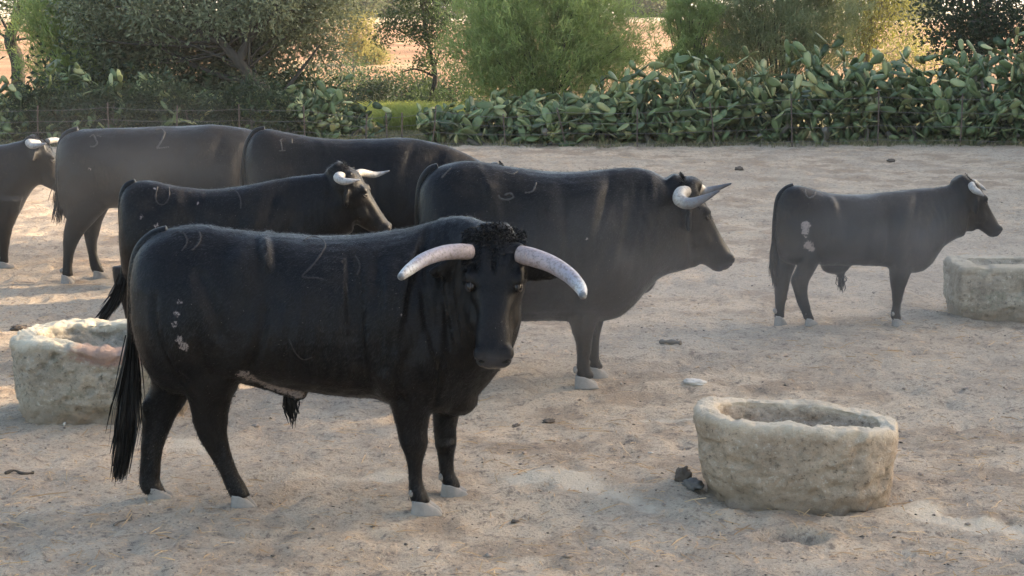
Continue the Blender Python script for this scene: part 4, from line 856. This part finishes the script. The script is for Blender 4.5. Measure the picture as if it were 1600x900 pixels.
M_olive = mat_leaf('olive_leaf', (.055, .072, .030), (.34, .37, .22), .28, .5, .35)
M_broom = mat_leaf('broom_green', (.095, .145, .034), (.40, .48, .16), .42, .6)
M_broom2 = mat_leaf('broom_pale', (.11, .14, .055), (.37, .39, .19), .4, .6)
M_oak = mat_leaf('oak_leaf', (.035, .065, .022), (.12, .165, .06), .3)
M_dark = mat_leaf('dark_evergreen_leaf', (.018, .034, .016), (.06, .09, .04), .2)
M_pepper = mat_leaf('yellow_green_leaf', (.09, .105, .025), (.26, .25, .07), .45)
M_yel = mat_leaf('yellow_scrub_leaf', (.13, .13, .035), (.33, .30, .10), .45)
M_far = mat_leaf('far_tree_leaf', (.05, .07, .03), (.14, .16, .08), .3)

g = np.random.default_rng(11)
Yt = 36.4
lean = [np.array(U(478, 206, Yt)) - (0, 0, .1), np.array(U(462, 186, Yt)), np.array(U(432, 158, Yt)), np.array(U(400, 128, Yt - .3)), np.array(U(372, 98, Yt - .5)), np.array(U(345, 66, Yt - .5)), np.array(U(318, 20, Yt - .3))]
limbs = [([lean[4], np.array(U(390, 60, Yt - .4)), np.array(U(430, 15, Yt - .6)), np.array(U(450, -40, Yt - .6))], .10), ([lean[3], np.array(U(350, 120, Yt)), np.array(U(290, 96, Yt)), np.array(U(230, 60, Yt))], .075), ([lean[5], np.array(U(260, 30, Yt)), np.array(U(180, 10, Yt))], .07), ([lean[2], np.array(U(470, 110, Yt + .3)), np.array(U(500, 70, Yt + .3))], .05)]
tree('olive_tree', 'grey-green olive tree with dark leaning trunk behind the cactus at left', lean, .17, [ell(310, -20, Yt + 1.3, 2.5, 1.5, 1.55), ell(450, 35, Yt + 1.0, 1.2, 1.1, 1.05), ell(200, 30, Yt + 1.0, 1.3, 1.3, 1.05), ell(480, -60, Yt + .8, 1.0, 1.4, 1.2), ell(330, 75, Yt + 1.5, 1.3, .7, .6), ell(330, -10, Yt - .6, 1.6, .6, .75)],
     280, 265, .105, .046, M_olive, g, cr=.30, shell=.45, bark=M_bark_dark, extra_limbs=limbs)
feathery('broom_bush', 'tall feathery yellow-green bush left of the olive tree', gpx(150, 38.2), [ell(135, 50, 38.2, 1.15, 1.0, 1.25), ell(90, 10, 38.3, .9, .9, 1.0), ell(190, 20, 38.3, .8, .8, 1.2), ell(140, 110, 38, 1.1, .8, .6)], 22000, .42, .009, M_broom, g)
tree('dark_tree', 'dark-trunked tree in the upper left corner', [gpx(20, 41), np.array(U(28, 110, 41)), np.array(U(15, 60, 41)), np.array(U(40, 10, 41)), np.array(U(45, -60, 41))], .20, [ell(20, -40, 41, 2.0, 1.5, 1.3), ell(70, 20, 41, .7, .8, .5)], 70, 130, .10, .045, M_olive, g, bark=M_bark_dark)
feathery('broom_bush', 'big rounded feathery green bush behind the hedge in the middle', gpx(850, 36.6), [ell(850, 55, 36.6, 1.75, 1.3, 1.2), ell(790, 85, 36.4, 1.0, .9, .8), ell(935, 70, 36.5, .85, .9, .85), ell(850, -10, 36.7, 1.4, 1.1, .8), ell(850, 120, 36.4, 1.4, .8, .6)], 44000, .36, .0085, M_broom, g)
tree('oak_tree', 'open thin-leaved young oak left of the big rounded bush', [gpx(676, 39.5), np.array(U(674, 160, 39.5)), np.array(U(680, 120, 39.5)), np.array(U(672, 80, 39.5)), np.array(U(660, 20, 39.5)), np.array(U(650, -60, 39.5))], .07,
     [ell(655, 20, 39.5, .85, .9, .55), ell(620, 60, 39.3, .55, .6, .35), ell(690, 60, 39.5, .6, .8, .6), ell(645, 90, 39.4, .4, .5, .22), ell(680, 140, 39.6, .45, .5, .3), ell(690, -20, 39.5, 1.0, 1., .6)], 62, 130, .075, .04, M_oak, g, cr=.14, bark=M_bark_dark,
     extra_limbs=[([np.array(U(676, 118, 39.5)), np.array(U(650, 108, 39.4)), np.array(U(628, 113, 39.3))], .03)])
feathery('broom_bush', 'pale feathery bush rising behind the tallest part of the cactus hedge', gpx(1215, 41), [ell(1215, 30, 41, 1.55, 1.1, 1.3), ell(1160, 10, 41, 1.1, 1., 1.1), ell(1270, 15, 41, .8, .9, 1.2), ell(1200, 95, 40.8, 1.5, .8, .8)], 30000, .40, .009, M_broom2, g)
feathery('broom_bush', 'small olive-green feathery bush left of the pale one', gpx(1075, 40), [ell(1075, 25, 40, .55, .6, .75), ell(1075, 90, 40, .6, .6, .6)], 10000, .32, .009, M_broom, g)
tree('pepper_tree', 'yellow-green drooping tree at upper right, lit from behind', [gpx(1352, 46), np.array(U(1350, 120, 46)), np.array(U(1358, 60, 46)), np.array(U(1362, -40, 46))], .13, [ell(1352, 5, 46, .85, 1.1, 1.3), ell(1395, -25, 46, .8, .8, .6), ell(1330, 60, 46, .5, .6, .7), ell(1420, 60, 47, .55, .6, .4)],
     60, 150, .13, .028, M_pepper, g, cr=.28, droop=1.1)
tree('dark_tree', 'dark dense tree behind the hedge in the upper right corner', [gpx(1530, 41.5), np.array(U(1528, 110, 41.5)), np.array(U(1535, 40, 41.5)), np.array(U(1530, -160, 41.5))], .2, [ell(1525, -30, 41.5, 1.35, 1.3, 1.25), ell(1490, 30, 41.3, .6, .7, .55), ell(1580, 15, 41.5, .9, 1., .75), ell(1510, 75, 41.3, .9, .8, .5), ell(1590, 70, 41.3, .8, .8, .5), ell(1550, -260, 41.5, 2.2, 2.2, 2.4)],
     150, 260, .11, .06, M_dark, g, cr=.34)
shr = [((578, 160), 46, .7, .55, M_dark, 'dark bush in the gap of the hedge, beside the cactus at left'), ((618, 145), 52, .9, .65, M_oak, 'round dark green bush in the middle of the hedge gap'), ((662, 150), 52, .5, .5, M_dark, 'dark bush at the right of the hedge gap, behind the thin oak'), ((705, 165), 43, .8, .6, M_oak, 'green bush behind the low cactus right of the gap'),
       ((530, 145), 55, 1.3, .9, M_oak, 'broad bush half hidden behind the left cactus'), ((552, 52), 66, .75, .9, M_yel, 'sunlit yellow-green shrub at the olive tree\'s right edge'), ((572, 85), 72, .8, .45, M_yel, 'low yellow scrub on the orange slope'), ((1430, 95), 62, 1.6, .7, M_yel, 'yellowish scrub seen over the hedge at right'), ((395, 172), 38.6, 1.6, .55, M_dark, 'dark undergrowth bush at the leaning trunk'), ((230, 150), 37.8, 2.4, 1.0, M_dark, 'dark low thicket behind the cactus under the olive tree')]
for (px, py), Yb, r, h, m, lab in shr:
    q = U(px, py, Yb); b = gp(q.x, Yb); zc = max(q.z, b[2] + h * .7)
    th = m is M_dark and px < 460
    tree('bush', lab, [b, b * .5 + np.array([q.x, Yb, zc]) * .5, np.array([q.x, Yb, zc])], .05, [(q.x, Yb, zc, r, r * .8, h)], 90 if th else 40, 100 if th else 90, .15 if th else .09, .075 if th else .045, m, g, cr=.2 * r + .05, cat='bush', shell=.3)
scr = [(70, 'dark leafy scrub in front of the cactus, above the head of the edge-cut bull'), (175, 'dark leafy scrub above the rump of the dust-veiled bull'), (290, 'dark leafy scrub above the ribs of the dust-veiled bull'), (390, 'dark leafy scrub beside the leaning trunk, above the lowered bull\'s tail')]
for px, lab in scr:
    q = U(px, 175, 32.9); b = gp(q.x, 32.9); tree('scrub', lab, [b, b + (.05, 0, .2), b + (0, 0, .65)], .03, [(q.x, 33.0, b[2] + .60, .74, .35, .60)], 34, 90, .12, .035, M_dark, g, cr=.16, cat='bush', shell=.2)
far = [(572, 12, 170, 2.6, 2.0, 'far hazy round tree at the left end of the skyline'), (612, 28, 150, 2.2, 1.6, 'far hazy tree above the orange slope'), (648, 12, 185, 3.4, 2.6, 'far tree behind the thin oak'), (538, 20, 140, 2.3, 1.6, 'far tree half behind the olive crown'), (1015, 34, 150, 2.1, 1.2, 'far grey-green tree right of the big rounded bush'), (1040, 28, 200, 3.0, 1.7, 'distant tree on the skyline left of the small feathery bush'), (720, 15, 160, 3.0, 2.0, 'far tree seen left of the big rounded bush'), (1395, 45, 140, 2.6, 1.0, 'far tree below the drooping tree'), (985, 22, 230, 3.4, 1.6, 'distant pale tree beside the big rounded bush'), (1440, 40, 170, 2.0, .9, 'far tree left of the dark corner tree')]
for px, py, Yb, r, h, lab in far:
    q = U(px, py, Yb); b = gp(q.x, Yb); zc = max(q.z, b[2] + h * .9)
    tree('far_tree', lab, [b, np.array([q.x, Yb, (zc + b[2]) / 2]), np.array([q.x, Yb, zc])], .16, [(q.x, Yb, zc, r, r, h)], 46, 60, .34, .20, M_far, g, cr=.2 * r, group='far trees on the slope', shell=.4)
# tall trees standing to the right, out of the picture, that shade the corral
for k, (x, y) in enumerate(((21.5, 14.5), (22.5, 19.6), (21.0, 24.6), (22.3, 29.6), (21.2, 34.6), (21.8, 39.6), (21.5, 44.6))):
    b = gp(x, y); hh = 9.2 + .6 * math.sin(k * 2.3) + (2.0 if k == 6 else 0)
    tree('shade_tree', '%s of the tall trees beyond the right edge that shade the corral' % ('first', 'second', 'third', 'fourth', 'fifth', 'sixth', 'seventh')[k], [b, b + (0.1, 0, 2.2), b + (-.1, .1, 4.5), b + (0, 0, hh - 1)], .24, [(x, y, hh * .60, 2.9, 2.9, hh * .42), (x + .6, y - .8, hh * .33, 2.6, 2.7, 1.9), (x - .6, y + .8, hh * .2, 2.3, 2.6, 1.2)], 120, 92, .40, .25, M_dark, g, 'tall trees beyond the right edge', cr=.55)

# ------------------------------------------------------------------ prickly pear hedge
def pad_mesh(seed):
    g = np.random.default_rng(seed); m = 12; a = np.linspace(-np.pi / 2, 1.5 * np.pi, m, endpoint=False)
    wy = .5 + .5 * np.sin(a); wd = .5 * np.cos(a) * (.62 + .42 * wy) * (1 + .06 * g.normal(size=m)); z = wy * 1.0
    rim = np.stack([wd, np.zeros(m), z], -1); rim[:, 1] = .10 * g.normal() * (z - .5) + .05 * rim[:, 0] * g.normal()
    f = rim * np.array([.62, 1, .66]) + np.array([0, -.075, .19]); b = rim * np.array([.62, 1, .66]) + np.array([0, .075, .19])
    V = np.vstack([rim, f, b, [[0, -.09, .55], [0, .09, .55]]]); k = np.arange(m); k2 = (k + 1) % m
    Q = np.vstack([np.stack([k, k2, m + k2, m + k], -1), np.stack([k2, k, 2 * m + k, 2 * m + k2], -1)])
    T = np.vstack([np.stack([m + k, m + k2, np.full(m, 3 * m)], -1), np.stack([2 * m + k2, 2 * m + k, np.full(m, 3 * m + 1)], -1)])
    return V, [Q.astype(np.int32), T.astype(np.int32)]
def mat_pad():
    t = NT('prickly_pear_pad'); r = t.math('FRACT', t.math('ADD', t.rnd(), t.attr('rnd')))
    c = t.ramp(r, [(0, (.036, .060, .022)), (.35, (.110, .155, .058)), (.7, (.190, .245, .098)), (.9, (.32, .345, .145)), (1, (.46, .42, .18))])
    n = t.noise(9, 4, .6); c = t.mix(t.mr(n, .45, .75, 0, .5), c, (.15, .16, .10))
    sp = t.math('LESS_THAN', t.voro(26), .12); c = t.mix(t.math('MULTIPLY', sp, .6), c, (.25, .22, .12))
    t.done(c, .5, .4, t.bump(n, .2, .01))
    tr = t.n.new('ShaderNodeBsdfTranslucent'); t.link(t.mix(.5, c, (.45, .42, .12)), tr.inputs[0]); mx = t.n.new('ShaderNodeMixShader'); mx.inputs[0].default_value = .10
    t.link(t.b.outputs[0], mx.inputs[1]); t.link(tr.outputs[0], mx.inputs[2]); t.link(mx.outputs[0], t.o.inputs['Surface']); return t.m
def low_pad(seed):
    g = np.random.default_rng(seed + 90); m = 8; a = np.linspace(-np.pi / 2, 1.5 * np.pi, m, endpoint=False); wy = .5 + .5 * np.sin(a)
    V = np.vstack([np.stack([.5 * np.cos(a) * (.62 + .42 * wy), .06 * g.normal() * (wy - .5) + 0 * a, wy], -1), [[0, -.085, .52], [0, .085, .52]]]); k = np.arange(m); k2 = (k + 1) % m
    return V, [np.vstack([np.stack([k, k2, np.full(m, m)], -1), np.stack([k2, k, np.full(m, m + 1)], -1)]).astype(np.int32)]
LOW = [low_pad(s_) for s_ in range(6)]
M_pad = mat_pad(); M_pad_bark = mat_simple('old_cactus_stem', (.17, .15, .12), .85, .2, .4, 14, .5, .01)
PADS = [pad_mesh(s) for s in range(6)]; PAD_ME = []
for v, f in PADS:
    me = mesh_from('pad', v, f, True); me.materials.append(M_pad); PAD_ME.append(me)
def cactus(px, Yc, h, width, g, label, nsep, npads, group, size=1.0):
    b = gp(U(px, 200, Yc).x, Yc); root = empty('prickly_pear_cactus', tuple(b)); tag(root, label, 'cactus', group)
    pads = []                                                              # (matrix, seed)
    tips = []; stems = []
    for k in range(7):
        x = g.uniform(-.5, .5) * width; y = g.uniform(-.35, .35)
        tips.append((Vector((b[0] + x, b[1] + y, b[2])), Vector((g.normal() * .2, g.normal() * .2, 1)).normalized(), 0))
    i = 0
    while len(pads) < npads and i < 7000:
        i += 1
        p, d, lev = tips[int(g.integers(0, len(tips)))] if g.random() < .55 else tips[int(g.integers(max(0, len(tips) - 14), len(tips)))]
        nd = (d * .75 + Vector((g.normal() * .80, g.normal() * .65, .26 + g.normal() * .42))).normalized()
        L = g.uniform(.20, .36) * size * (1.0 if lev else 1.15)
        e = p + nd * L * .92
        if e.z - b[2] > h * g.uniform(.80, 1.10) or e.z < b[2] + .05 or abs(e.x - b[0]) > width * .75 or abs(e.y - b[1]) > .75: continue
        side = nd.cross(Vector(g.normal(size=3))).normalized(); fr = side.cross(nd)
        w = L * g.uniform(.44, .64)
        M = Matrix((side * w, fr * L * .46, nd * L)).transposed().to_4x4(); M.translation = p - nd * .02
        pads.append((M, int(g.integers(0, 6)))); tips.append((e, nd, lev + 1))
        if lev < 2 and g.random() < .5: stems.append((p, e))
    order = sorted(range(len(pads)), key=lambda q: (pads[q][0].translation.y - .9 * pads[q][0].translation.z))
    rest = []
    for n_, q in enumerate(order):
        M, s = pads[q]
        if n_ < nsep:
            o = bpy.data.objects.new('pad', PAD_ME[s]); col.objects.link(o); o.parent = root; o.matrix_parent_inverse = Matrix.Translation(-Vector(b)); o.matrix_basis = M
        else:
            v, f = LOW[s]; A = np.array(M); rest.append((v @ A[:3, :3].T + A[:3, 3], f))
    if rest:
        V, F = merge(rest); o = obj('inner_pads', mesh_from('inner_pads', V, F, True, {'rnd': np.repeat(g.uniform(0, 1, len(rest)), len(LOW[0][0]))}), M_pad, root); o['kind'] = 'stuff'
    if stems:
      for a, c in stems[:4]:
        V, F = merge([loft(tube_rings(catmull([np.array(a), np.array(a) * .5 + np.array(c) * .5 + g.normal(size=3) * .02, np.array(c)], 6), .045 * g.uniform(.7, 1.2), 7))]); obj('stem', mesh_from('stem', V, F), M_pad_bark, root)
g = np.random.default_rng(23)
ORD = 'first second third fourth fifth sixth seventh eighth ninth tenth eleventh twelfth thirteenth fourteenth fifteenth'.split()
def row(xs_hs, Yr, nsep, npads, text, group, size=1.0):
    n = len(xs_hs)
    for k, (px, h) in enumerate(sorted(xs_hs, reverse=True)):
        cactus(px, Yr + g.uniform(-.25, .25), h, 1.15, g, text % ORD[k], nsep, npads, group, size)
right_front = [(725, .75), (795, .85), (868, .80), (940, 1.05), (1010, 1.5), (1082, 1.9), (1155, 2.05), (1228, 2.15), (1300, 1.95), (1372, 1.6), (1442, 1.8), (1515, 1.9), (1590, 2.1), (1665, 2.0)]
row(right_front, 33.2, 50, 250, '%s prickly pear from the right in the front row of the right-hand hedge', 'prickly pears of the right-hand hedge')
row([(x + 36, h * 1.08) for x, h in right_front[1:-1]], 34.3, 16, 200, '%s prickly pear from the right in the back row of the right-hand hedge', 'prickly pears of the right-hand hedge')
left_front = [(-30, 1.7), (40, 1.75), (110, 1.6), (182, 1.45), (255, 1.4), (330, 1.25), (405, 1.0), (500, 1.2), (542, 1.05)]
row(left_front, 33.4, 32, 210, '%s prickly pear from the right in the hedge behind the herd at left', 'prickly pears of the left-hand hedge', .78)
row([(5, 1.8), (80, 1.55), (150, 1.5), (220, 1.3), (300, 1.2), (515, 1.25)], 34.6, 10, 170, '%s prickly pear from the right in the back row of the left-hand hedge', 'prickly pears of the left-hand hedge', .8)

# ------------------------------------------------------------------ wire fence before the hedge
M_rust = mat_simple('rusty_iron', (.10, .07, .055), .8, .3, .4, 40, .3, .003); M_wire = mat_simple('fence_wire', (.16, .14, .13), .6, .4, .2, 40, 0, .001)
Yf = 32.35
fence = empty('wire_fence', (0, Yf, 0)); tag(fence, 'thin rusty iron post and wire fence along the cactus hedge', 'fence')
posts = [(-40, 165, 0), (60, 165, 1), (170, 160, 2), (275, 165, -2), (373, 163, 0), (475, 165, 1), (573, 178, 0), (604, 176, 1), (628, 176, 0), (677, 166, -4), (788, 178, 2), (878, 168, 8), (996, 170, 0), (1113, 160, 4), (1237, 146, 1), (1372, 142, -1), (1502, 146, -2), (1640, 145, 0)]
prev = None; tops = []
for px, py, lx in posts:
    a = np.array(U(px + lx, 231, Yf)); a[2] = float(gz(a[0], Yf)) - .08; t_ = np.array(U(px - lx, py, Yf))
    q = catmull([a, (a + t_) / 2 + g.normal(size=3) * .008, t_], 8); obj('post', mesh_from('post', *loft(tube_rings(q, .0135, 8))), M_rust, fence); tops.append((a, t_))
for f in (.18, .42, .66, .9):
    pts = []
    for (a, b2), (c, d) in zip(tops[:-1], tops[1:]):
        p, q = a * (1 - f) + b2 * f, c * (1 - f) + d * f
        for u in (0, .33, .67): pts.append(p * (1 - u) + q * u - np.array([0, 0, .02 * 4 * u * (1 - u)]))
    obj('wire', mesh_from('wire', *loft(tube_rings(np.array(pts) + np.array([0, -.02, 0]), .0035, 5))), M_wire, fence)

# ------------------------------------------------------------------ grasses
def grass(name, label, boxes, n, h, m, g, w=.006):
    B = []
    for (px0, px1, Y0, Y1), k in zip(boxes, [n // len(boxes)] * len(boxes)):
        yy = g.uniform(Y0, Y1, k); xx = ((g.uniform(px0, px1, k) - 800) / FPX) * (yy * ct + CAM_H * st); B.append(np.stack([xx, yy], -1))
    B = np.vstack(B); n = len(B); dens = fbm2(B[:, 0] * 1.4, B[:, 1] * 1.4, 3) > g.uniform(-.7, .5, n); B = B[dens]; n = len(B)
    P0 = np.stack([B[:, 0], B[:, 1], gz(B[:, 0], B[:, 1]) - .01], -1); l = (h * g.uniform(.4, 1.2, n))[:, None]; d = np.stack([g.normal(0, .35, n), g.normal(0, .35, n), np.ones(n)], -1)
    P1 = P0 + d * l * .6; P2 = P1 + d * l * .4 * np.array([2.2, 2.2, .6]); V, F = ribbons(P0, P1, P2, w, w * .2, g.normal(size=(n, 3)))
    o = obj(name, mesh_from(name, V, F, False, {'rnd': np.repeat(g.uniform(0, 1, n), 6)}), m); tag(o, label, 'grass', None, 'stuff')
grass('grass', 'sunlit yellow-green grass in the gap of the hedge', [(598, 692, 35.5, 43)], 20000, .60, mat_leaf('fresh_grass', (.22, .27, .05), (.50, .52, .14), .5), g)
grass('weeds', 'low weeds and dry grass along the foot of the hedge', [(690, 1650, 32.2, 33.4), (-50, 580, 32.4, 33.6), (560, 690, 33, 36)], 13000, .13, mat_leaf('hedge_weeds', (.10, .11, .045), (.36, .31, .17), .35), g, .007)

# ================================================================== litter on the ground
g = np.random.default_rng(41)
def scatter(n, Y0, Y1, power=1.6):
    yy = Y0 + (Y1 - Y0) * g.uniform(0, 1, n) ** power; xx = g.uniform(-1.15, 1.15, n) * .29 * yy; return np.stack([xx, yy, gz(xx, yy)], -1)
def chunk(seed, m=7):
    gg = np.random.default_rng(seed); v, f = ellipsoid((0, 0, 0), (1, 1, .62), None, 6, 3); return v * (1 + .22 * gg.normal(size=(len(v), 1))), f
def stones(name, label, n, size, mat, Y0=7.2, Y1=31, seed=0, clump=0.0, squash=1.0):
    P = scatter(int(n * (2.2 if clump else 1)), Y0, Y1)
    if clump:
        k = fbm2(P[:, 0] * 1.3 + seed, P[:, 1] * 1.3, 3) > clump - g.uniform(0, .5, len(P)); P = P[k][:n]
    v0 = [chunk(seed + k) for k in range(5)]; parts = []
    for p in P:
        v, f = v0[int(g.integers(0, 5))]; s = size * g.lognormal(0, .42); a = g.uniform(0, 6.28); c, q = math.cos(a), math.sin(a)
        w = v * np.array([s * g.uniform(.8, 1.6), s * g.uniform(.7, 1.2), s * g.uniform(.5, 1.0) * squash]); w = np.stack([w[:, 0] * c - w[:, 1] * q, w[:, 0] * q + w[:, 1] * c, w[:, 2]], -1)
        parts.append((w + p + np.array([0, 0, s * .15]), f))
    V, F = merge(parts); o = obj(name, mesh_from(name, V, F, True), mat); return tag(o, label, 'ground litter', None, 'stuff')
M_clod = mat_simple('sand_clod', (.30, .235, .185), .95, .1, .35, 30, .5, .004); M_dung = mat_simple('dry_dung', (.11, .088, .07), .95, .1, .4, 40, .6, .006); M_pale = mat_simple('pale_pebble', (.55, .49, .42), .85, .2, .25, 30, .3, .003)
stones('clods', 'small clods of trodden earth strewn over the corral', 2300, .0065, M_clod, seed=3)
stones('dung_crumbs', 'dark dried dung crumbs strewn over the corral', 1700, .0048, M_dung, seed=17, clump=.25, squash=.8)
stones('pebbles', 'pale pebbles and stone chips strewn over the corral', 300, .005, M_pale, seed=29)
n = 9500; P = scatter(n, 7.2, 31); keep = fbm2(P[:, 0] * .8 + 9, P[:, 1] * .8, 3) > g.uniform(-.8, .5, n); P = P[keep]; n = len(P)
a = g.uniform(0, 6.28, n); l = (.035 * g.lognormal(0, .5, n))[:, None]; d = np.stack([np.cos(a), np.sin(a), g.normal(0, .10, n)], -1); P[:, 2] += .006
V, F = ribbons(P - d * l, P + g.normal(size=(n, 3)) * .003 + np.array([0, 0, .004]), P + d * l, .0028, .0018, np.tile([0, 0, 1.], (n, 1)) + g.normal(size=(n, 3)) * .5)
M_straw = mat_leaf('straw', (.36, .22, .11), (.66, .46, .26), .2, .7)
o = obj('straw', mesh_from('straw', V, F, False, {'rnd': np.repeat(g.uniform(0, 1, n), 6)}), M_straw); tag(o, 'bits of orange straw strewn over the corral', 'ground litter', None, 'stuff')

def blob(name, label, px, py, r, mat, cat, seed, group=None):
    q = G(px, py); z = float(gz(q.x, q.y)); parts = []; gg = np.random.default_rng(seed)
    v, f = ellipsoid((0, 0, 0), (1, 1, 1), None, 26, 18); v = v * (1 + .34 * fbm3(v * 2.6 + seed, 3))[:, None] * np.array(r)
    o = obj(name, mesh_from(name, v, f, True), mat); o.location = (q.x, q.y, z + r[2] * .55); o.rotation_euler = (0, 0, gg.uniform(0, 3)); return tag(o, label, cat, group)
blob('dung_pat', 'dark dried dung lump leaning on another beside the round trough', 1067, 764, (.045, .04, .045), M_dung, 'dung', 3)
blob('dung_pat', 'flat grey dung lump touching the left foot of the round trough', 1082, 771, (.075, .05, .028), mat_simple('grey_dung', (.13, .12, .11), .95, .1, .3, 40, .6, .006), 'dung', 7)
for px, py, s, lab in ((1155, 268, .10, 'dried dung pat on the sand beyond the massive bull\'s horn tips'), (1392, 252, .11, 'dried dung pat beyond the smallest bull\'s back'), 
                       (857, 655, .045, 'larger dark dung lump right of the nearest bull\'s forelegs'), (806, 660, .04, 'smaller dark dung lump right of the nearest bull\'s forelegs'), (30, 512, .07, 'dark dung pat beside the rim of the left trough')):
    blob('dung_pat', lab, px, py, (s, s * .6, s * .35), M_dung, 'dung', int(px), 'dried dung pats on the sand')
blob('flat_stone', 'flat pale stone half buried behind the round trough', 1085, 600, (.075, .06, .018), M_pale, 'stone', 51)
blob('flat_stone', 'rounded pale stone in the hollow before the round trough', 1250, 847, (.022, .02, .02), M_pale, 'stone', 52)
def stick(label, p0, p1, r, mat):
    A, B = G(*p0), G(*p1); A.z = float(gz(A.x, A.y)) + r; B.z = float(gz(B.x, B.y)) + r; A, B = np.array(A), np.array(B)
    q = catmull([A, A * .65 + B * .35 + g.normal(size=3) * .01, A * .3 + B * .7 + g.normal(size=3) * .012, B], 14); q[:, 2] = np.maximum(q[:, 2], gz(q[:, 0], q[:, 1]) + r * .6)
    tag(obj('stick', mesh_from('stick', *loft(tube_rings(q, r * (1 + .3 * np.sin(np.arange(14))), 8))), mat), label, 'stick')
stick('short dark stick on the sand before the massive bull', (1032, 543), (1063, 548), .016, M_bark)
stick('thin dark stick on the sand at the left edge', (8, 746), (52, 740), .008, M_bark_dark)
stick('pale twig on the sand below the nearest bull', (178, 823), (204, 808), .005, M_straw if False else M_bark)
stick('pale root twig lying before the left trough', (100, 668), (128, 660), .007, M_pale)
# iron ring in the hollow before the round trough
q = G(1258, 846); zr = float(gz(q.x, q.y)); an = np.linspace(0, 2 * np.pi, 33)
ring = np.stack([q.x + .036 * np.cos(an), q.y + .020 * np.sin(an), zr + .020 + .020 * np.sin(an) + .006], -1)
tag(obj('iron_ring', mesh_from('iron_ring', *loft(tube_rings(ring, .0045, 8))), mat_simple('dark_iron', (.05, .045, .04), .7, .4, .3, 40, .3, .002)), 'dark iron ring lying in the hollow before the round trough', 'ring')

# ================================================================== dust and haze in the air
def box_mesh(a, b):
    v = np.array([[x, y, z] for z in (a[2], b[2]) for y in (a[1], b[1]) for x in (a[0], b[0])], float); f = np.array([[0, 2, 3, 1], [4, 5, 7, 6], [0, 1, 5, 4], [2, 6, 7, 3], [0, 4, 6, 2], [1, 3, 7, 5]])
    return v, f
HAZE = 0.00032
hz = obj('haze', mesh_from('haze', *box_mesh((-4200, -120, -12), (4200, 6200, 14)), False), mat_volume('haze', HAZE, (.95, .93, .90), None, .3)); tag(hz, 'thin dusty haze hanging over the whole corral and fields', 'haze', None, 'stuff')
def puff(px, py, Y, r, dens, seed, label):
    v, f = ellipsoid((0, 0, 0), (1, 1, 1), None, 24, 16); o = obj('dust_cloud', mesh_from('dust_cloud', v, f), mat_volume('dust_%d' % seed, dens, (.90, .91, .93), 3.2, .3))
    o.location = U(px, py, Y); o.scale = r; tag(o, label, 'dust', None, 'stuff')
puff(200, 290, 15.0, (2.2, .8, 1.0), .042, 1, 'drifting dust veiling the bulls at left')
puff(1000, 470, 10.9, (1.6, .75, .85), .10, 2, 'dust hanging before the massive bull')
puff(1400, 420, 13.0, (1.5, .8, .9), .11, 3, 'dust hanging before the smallest bull')
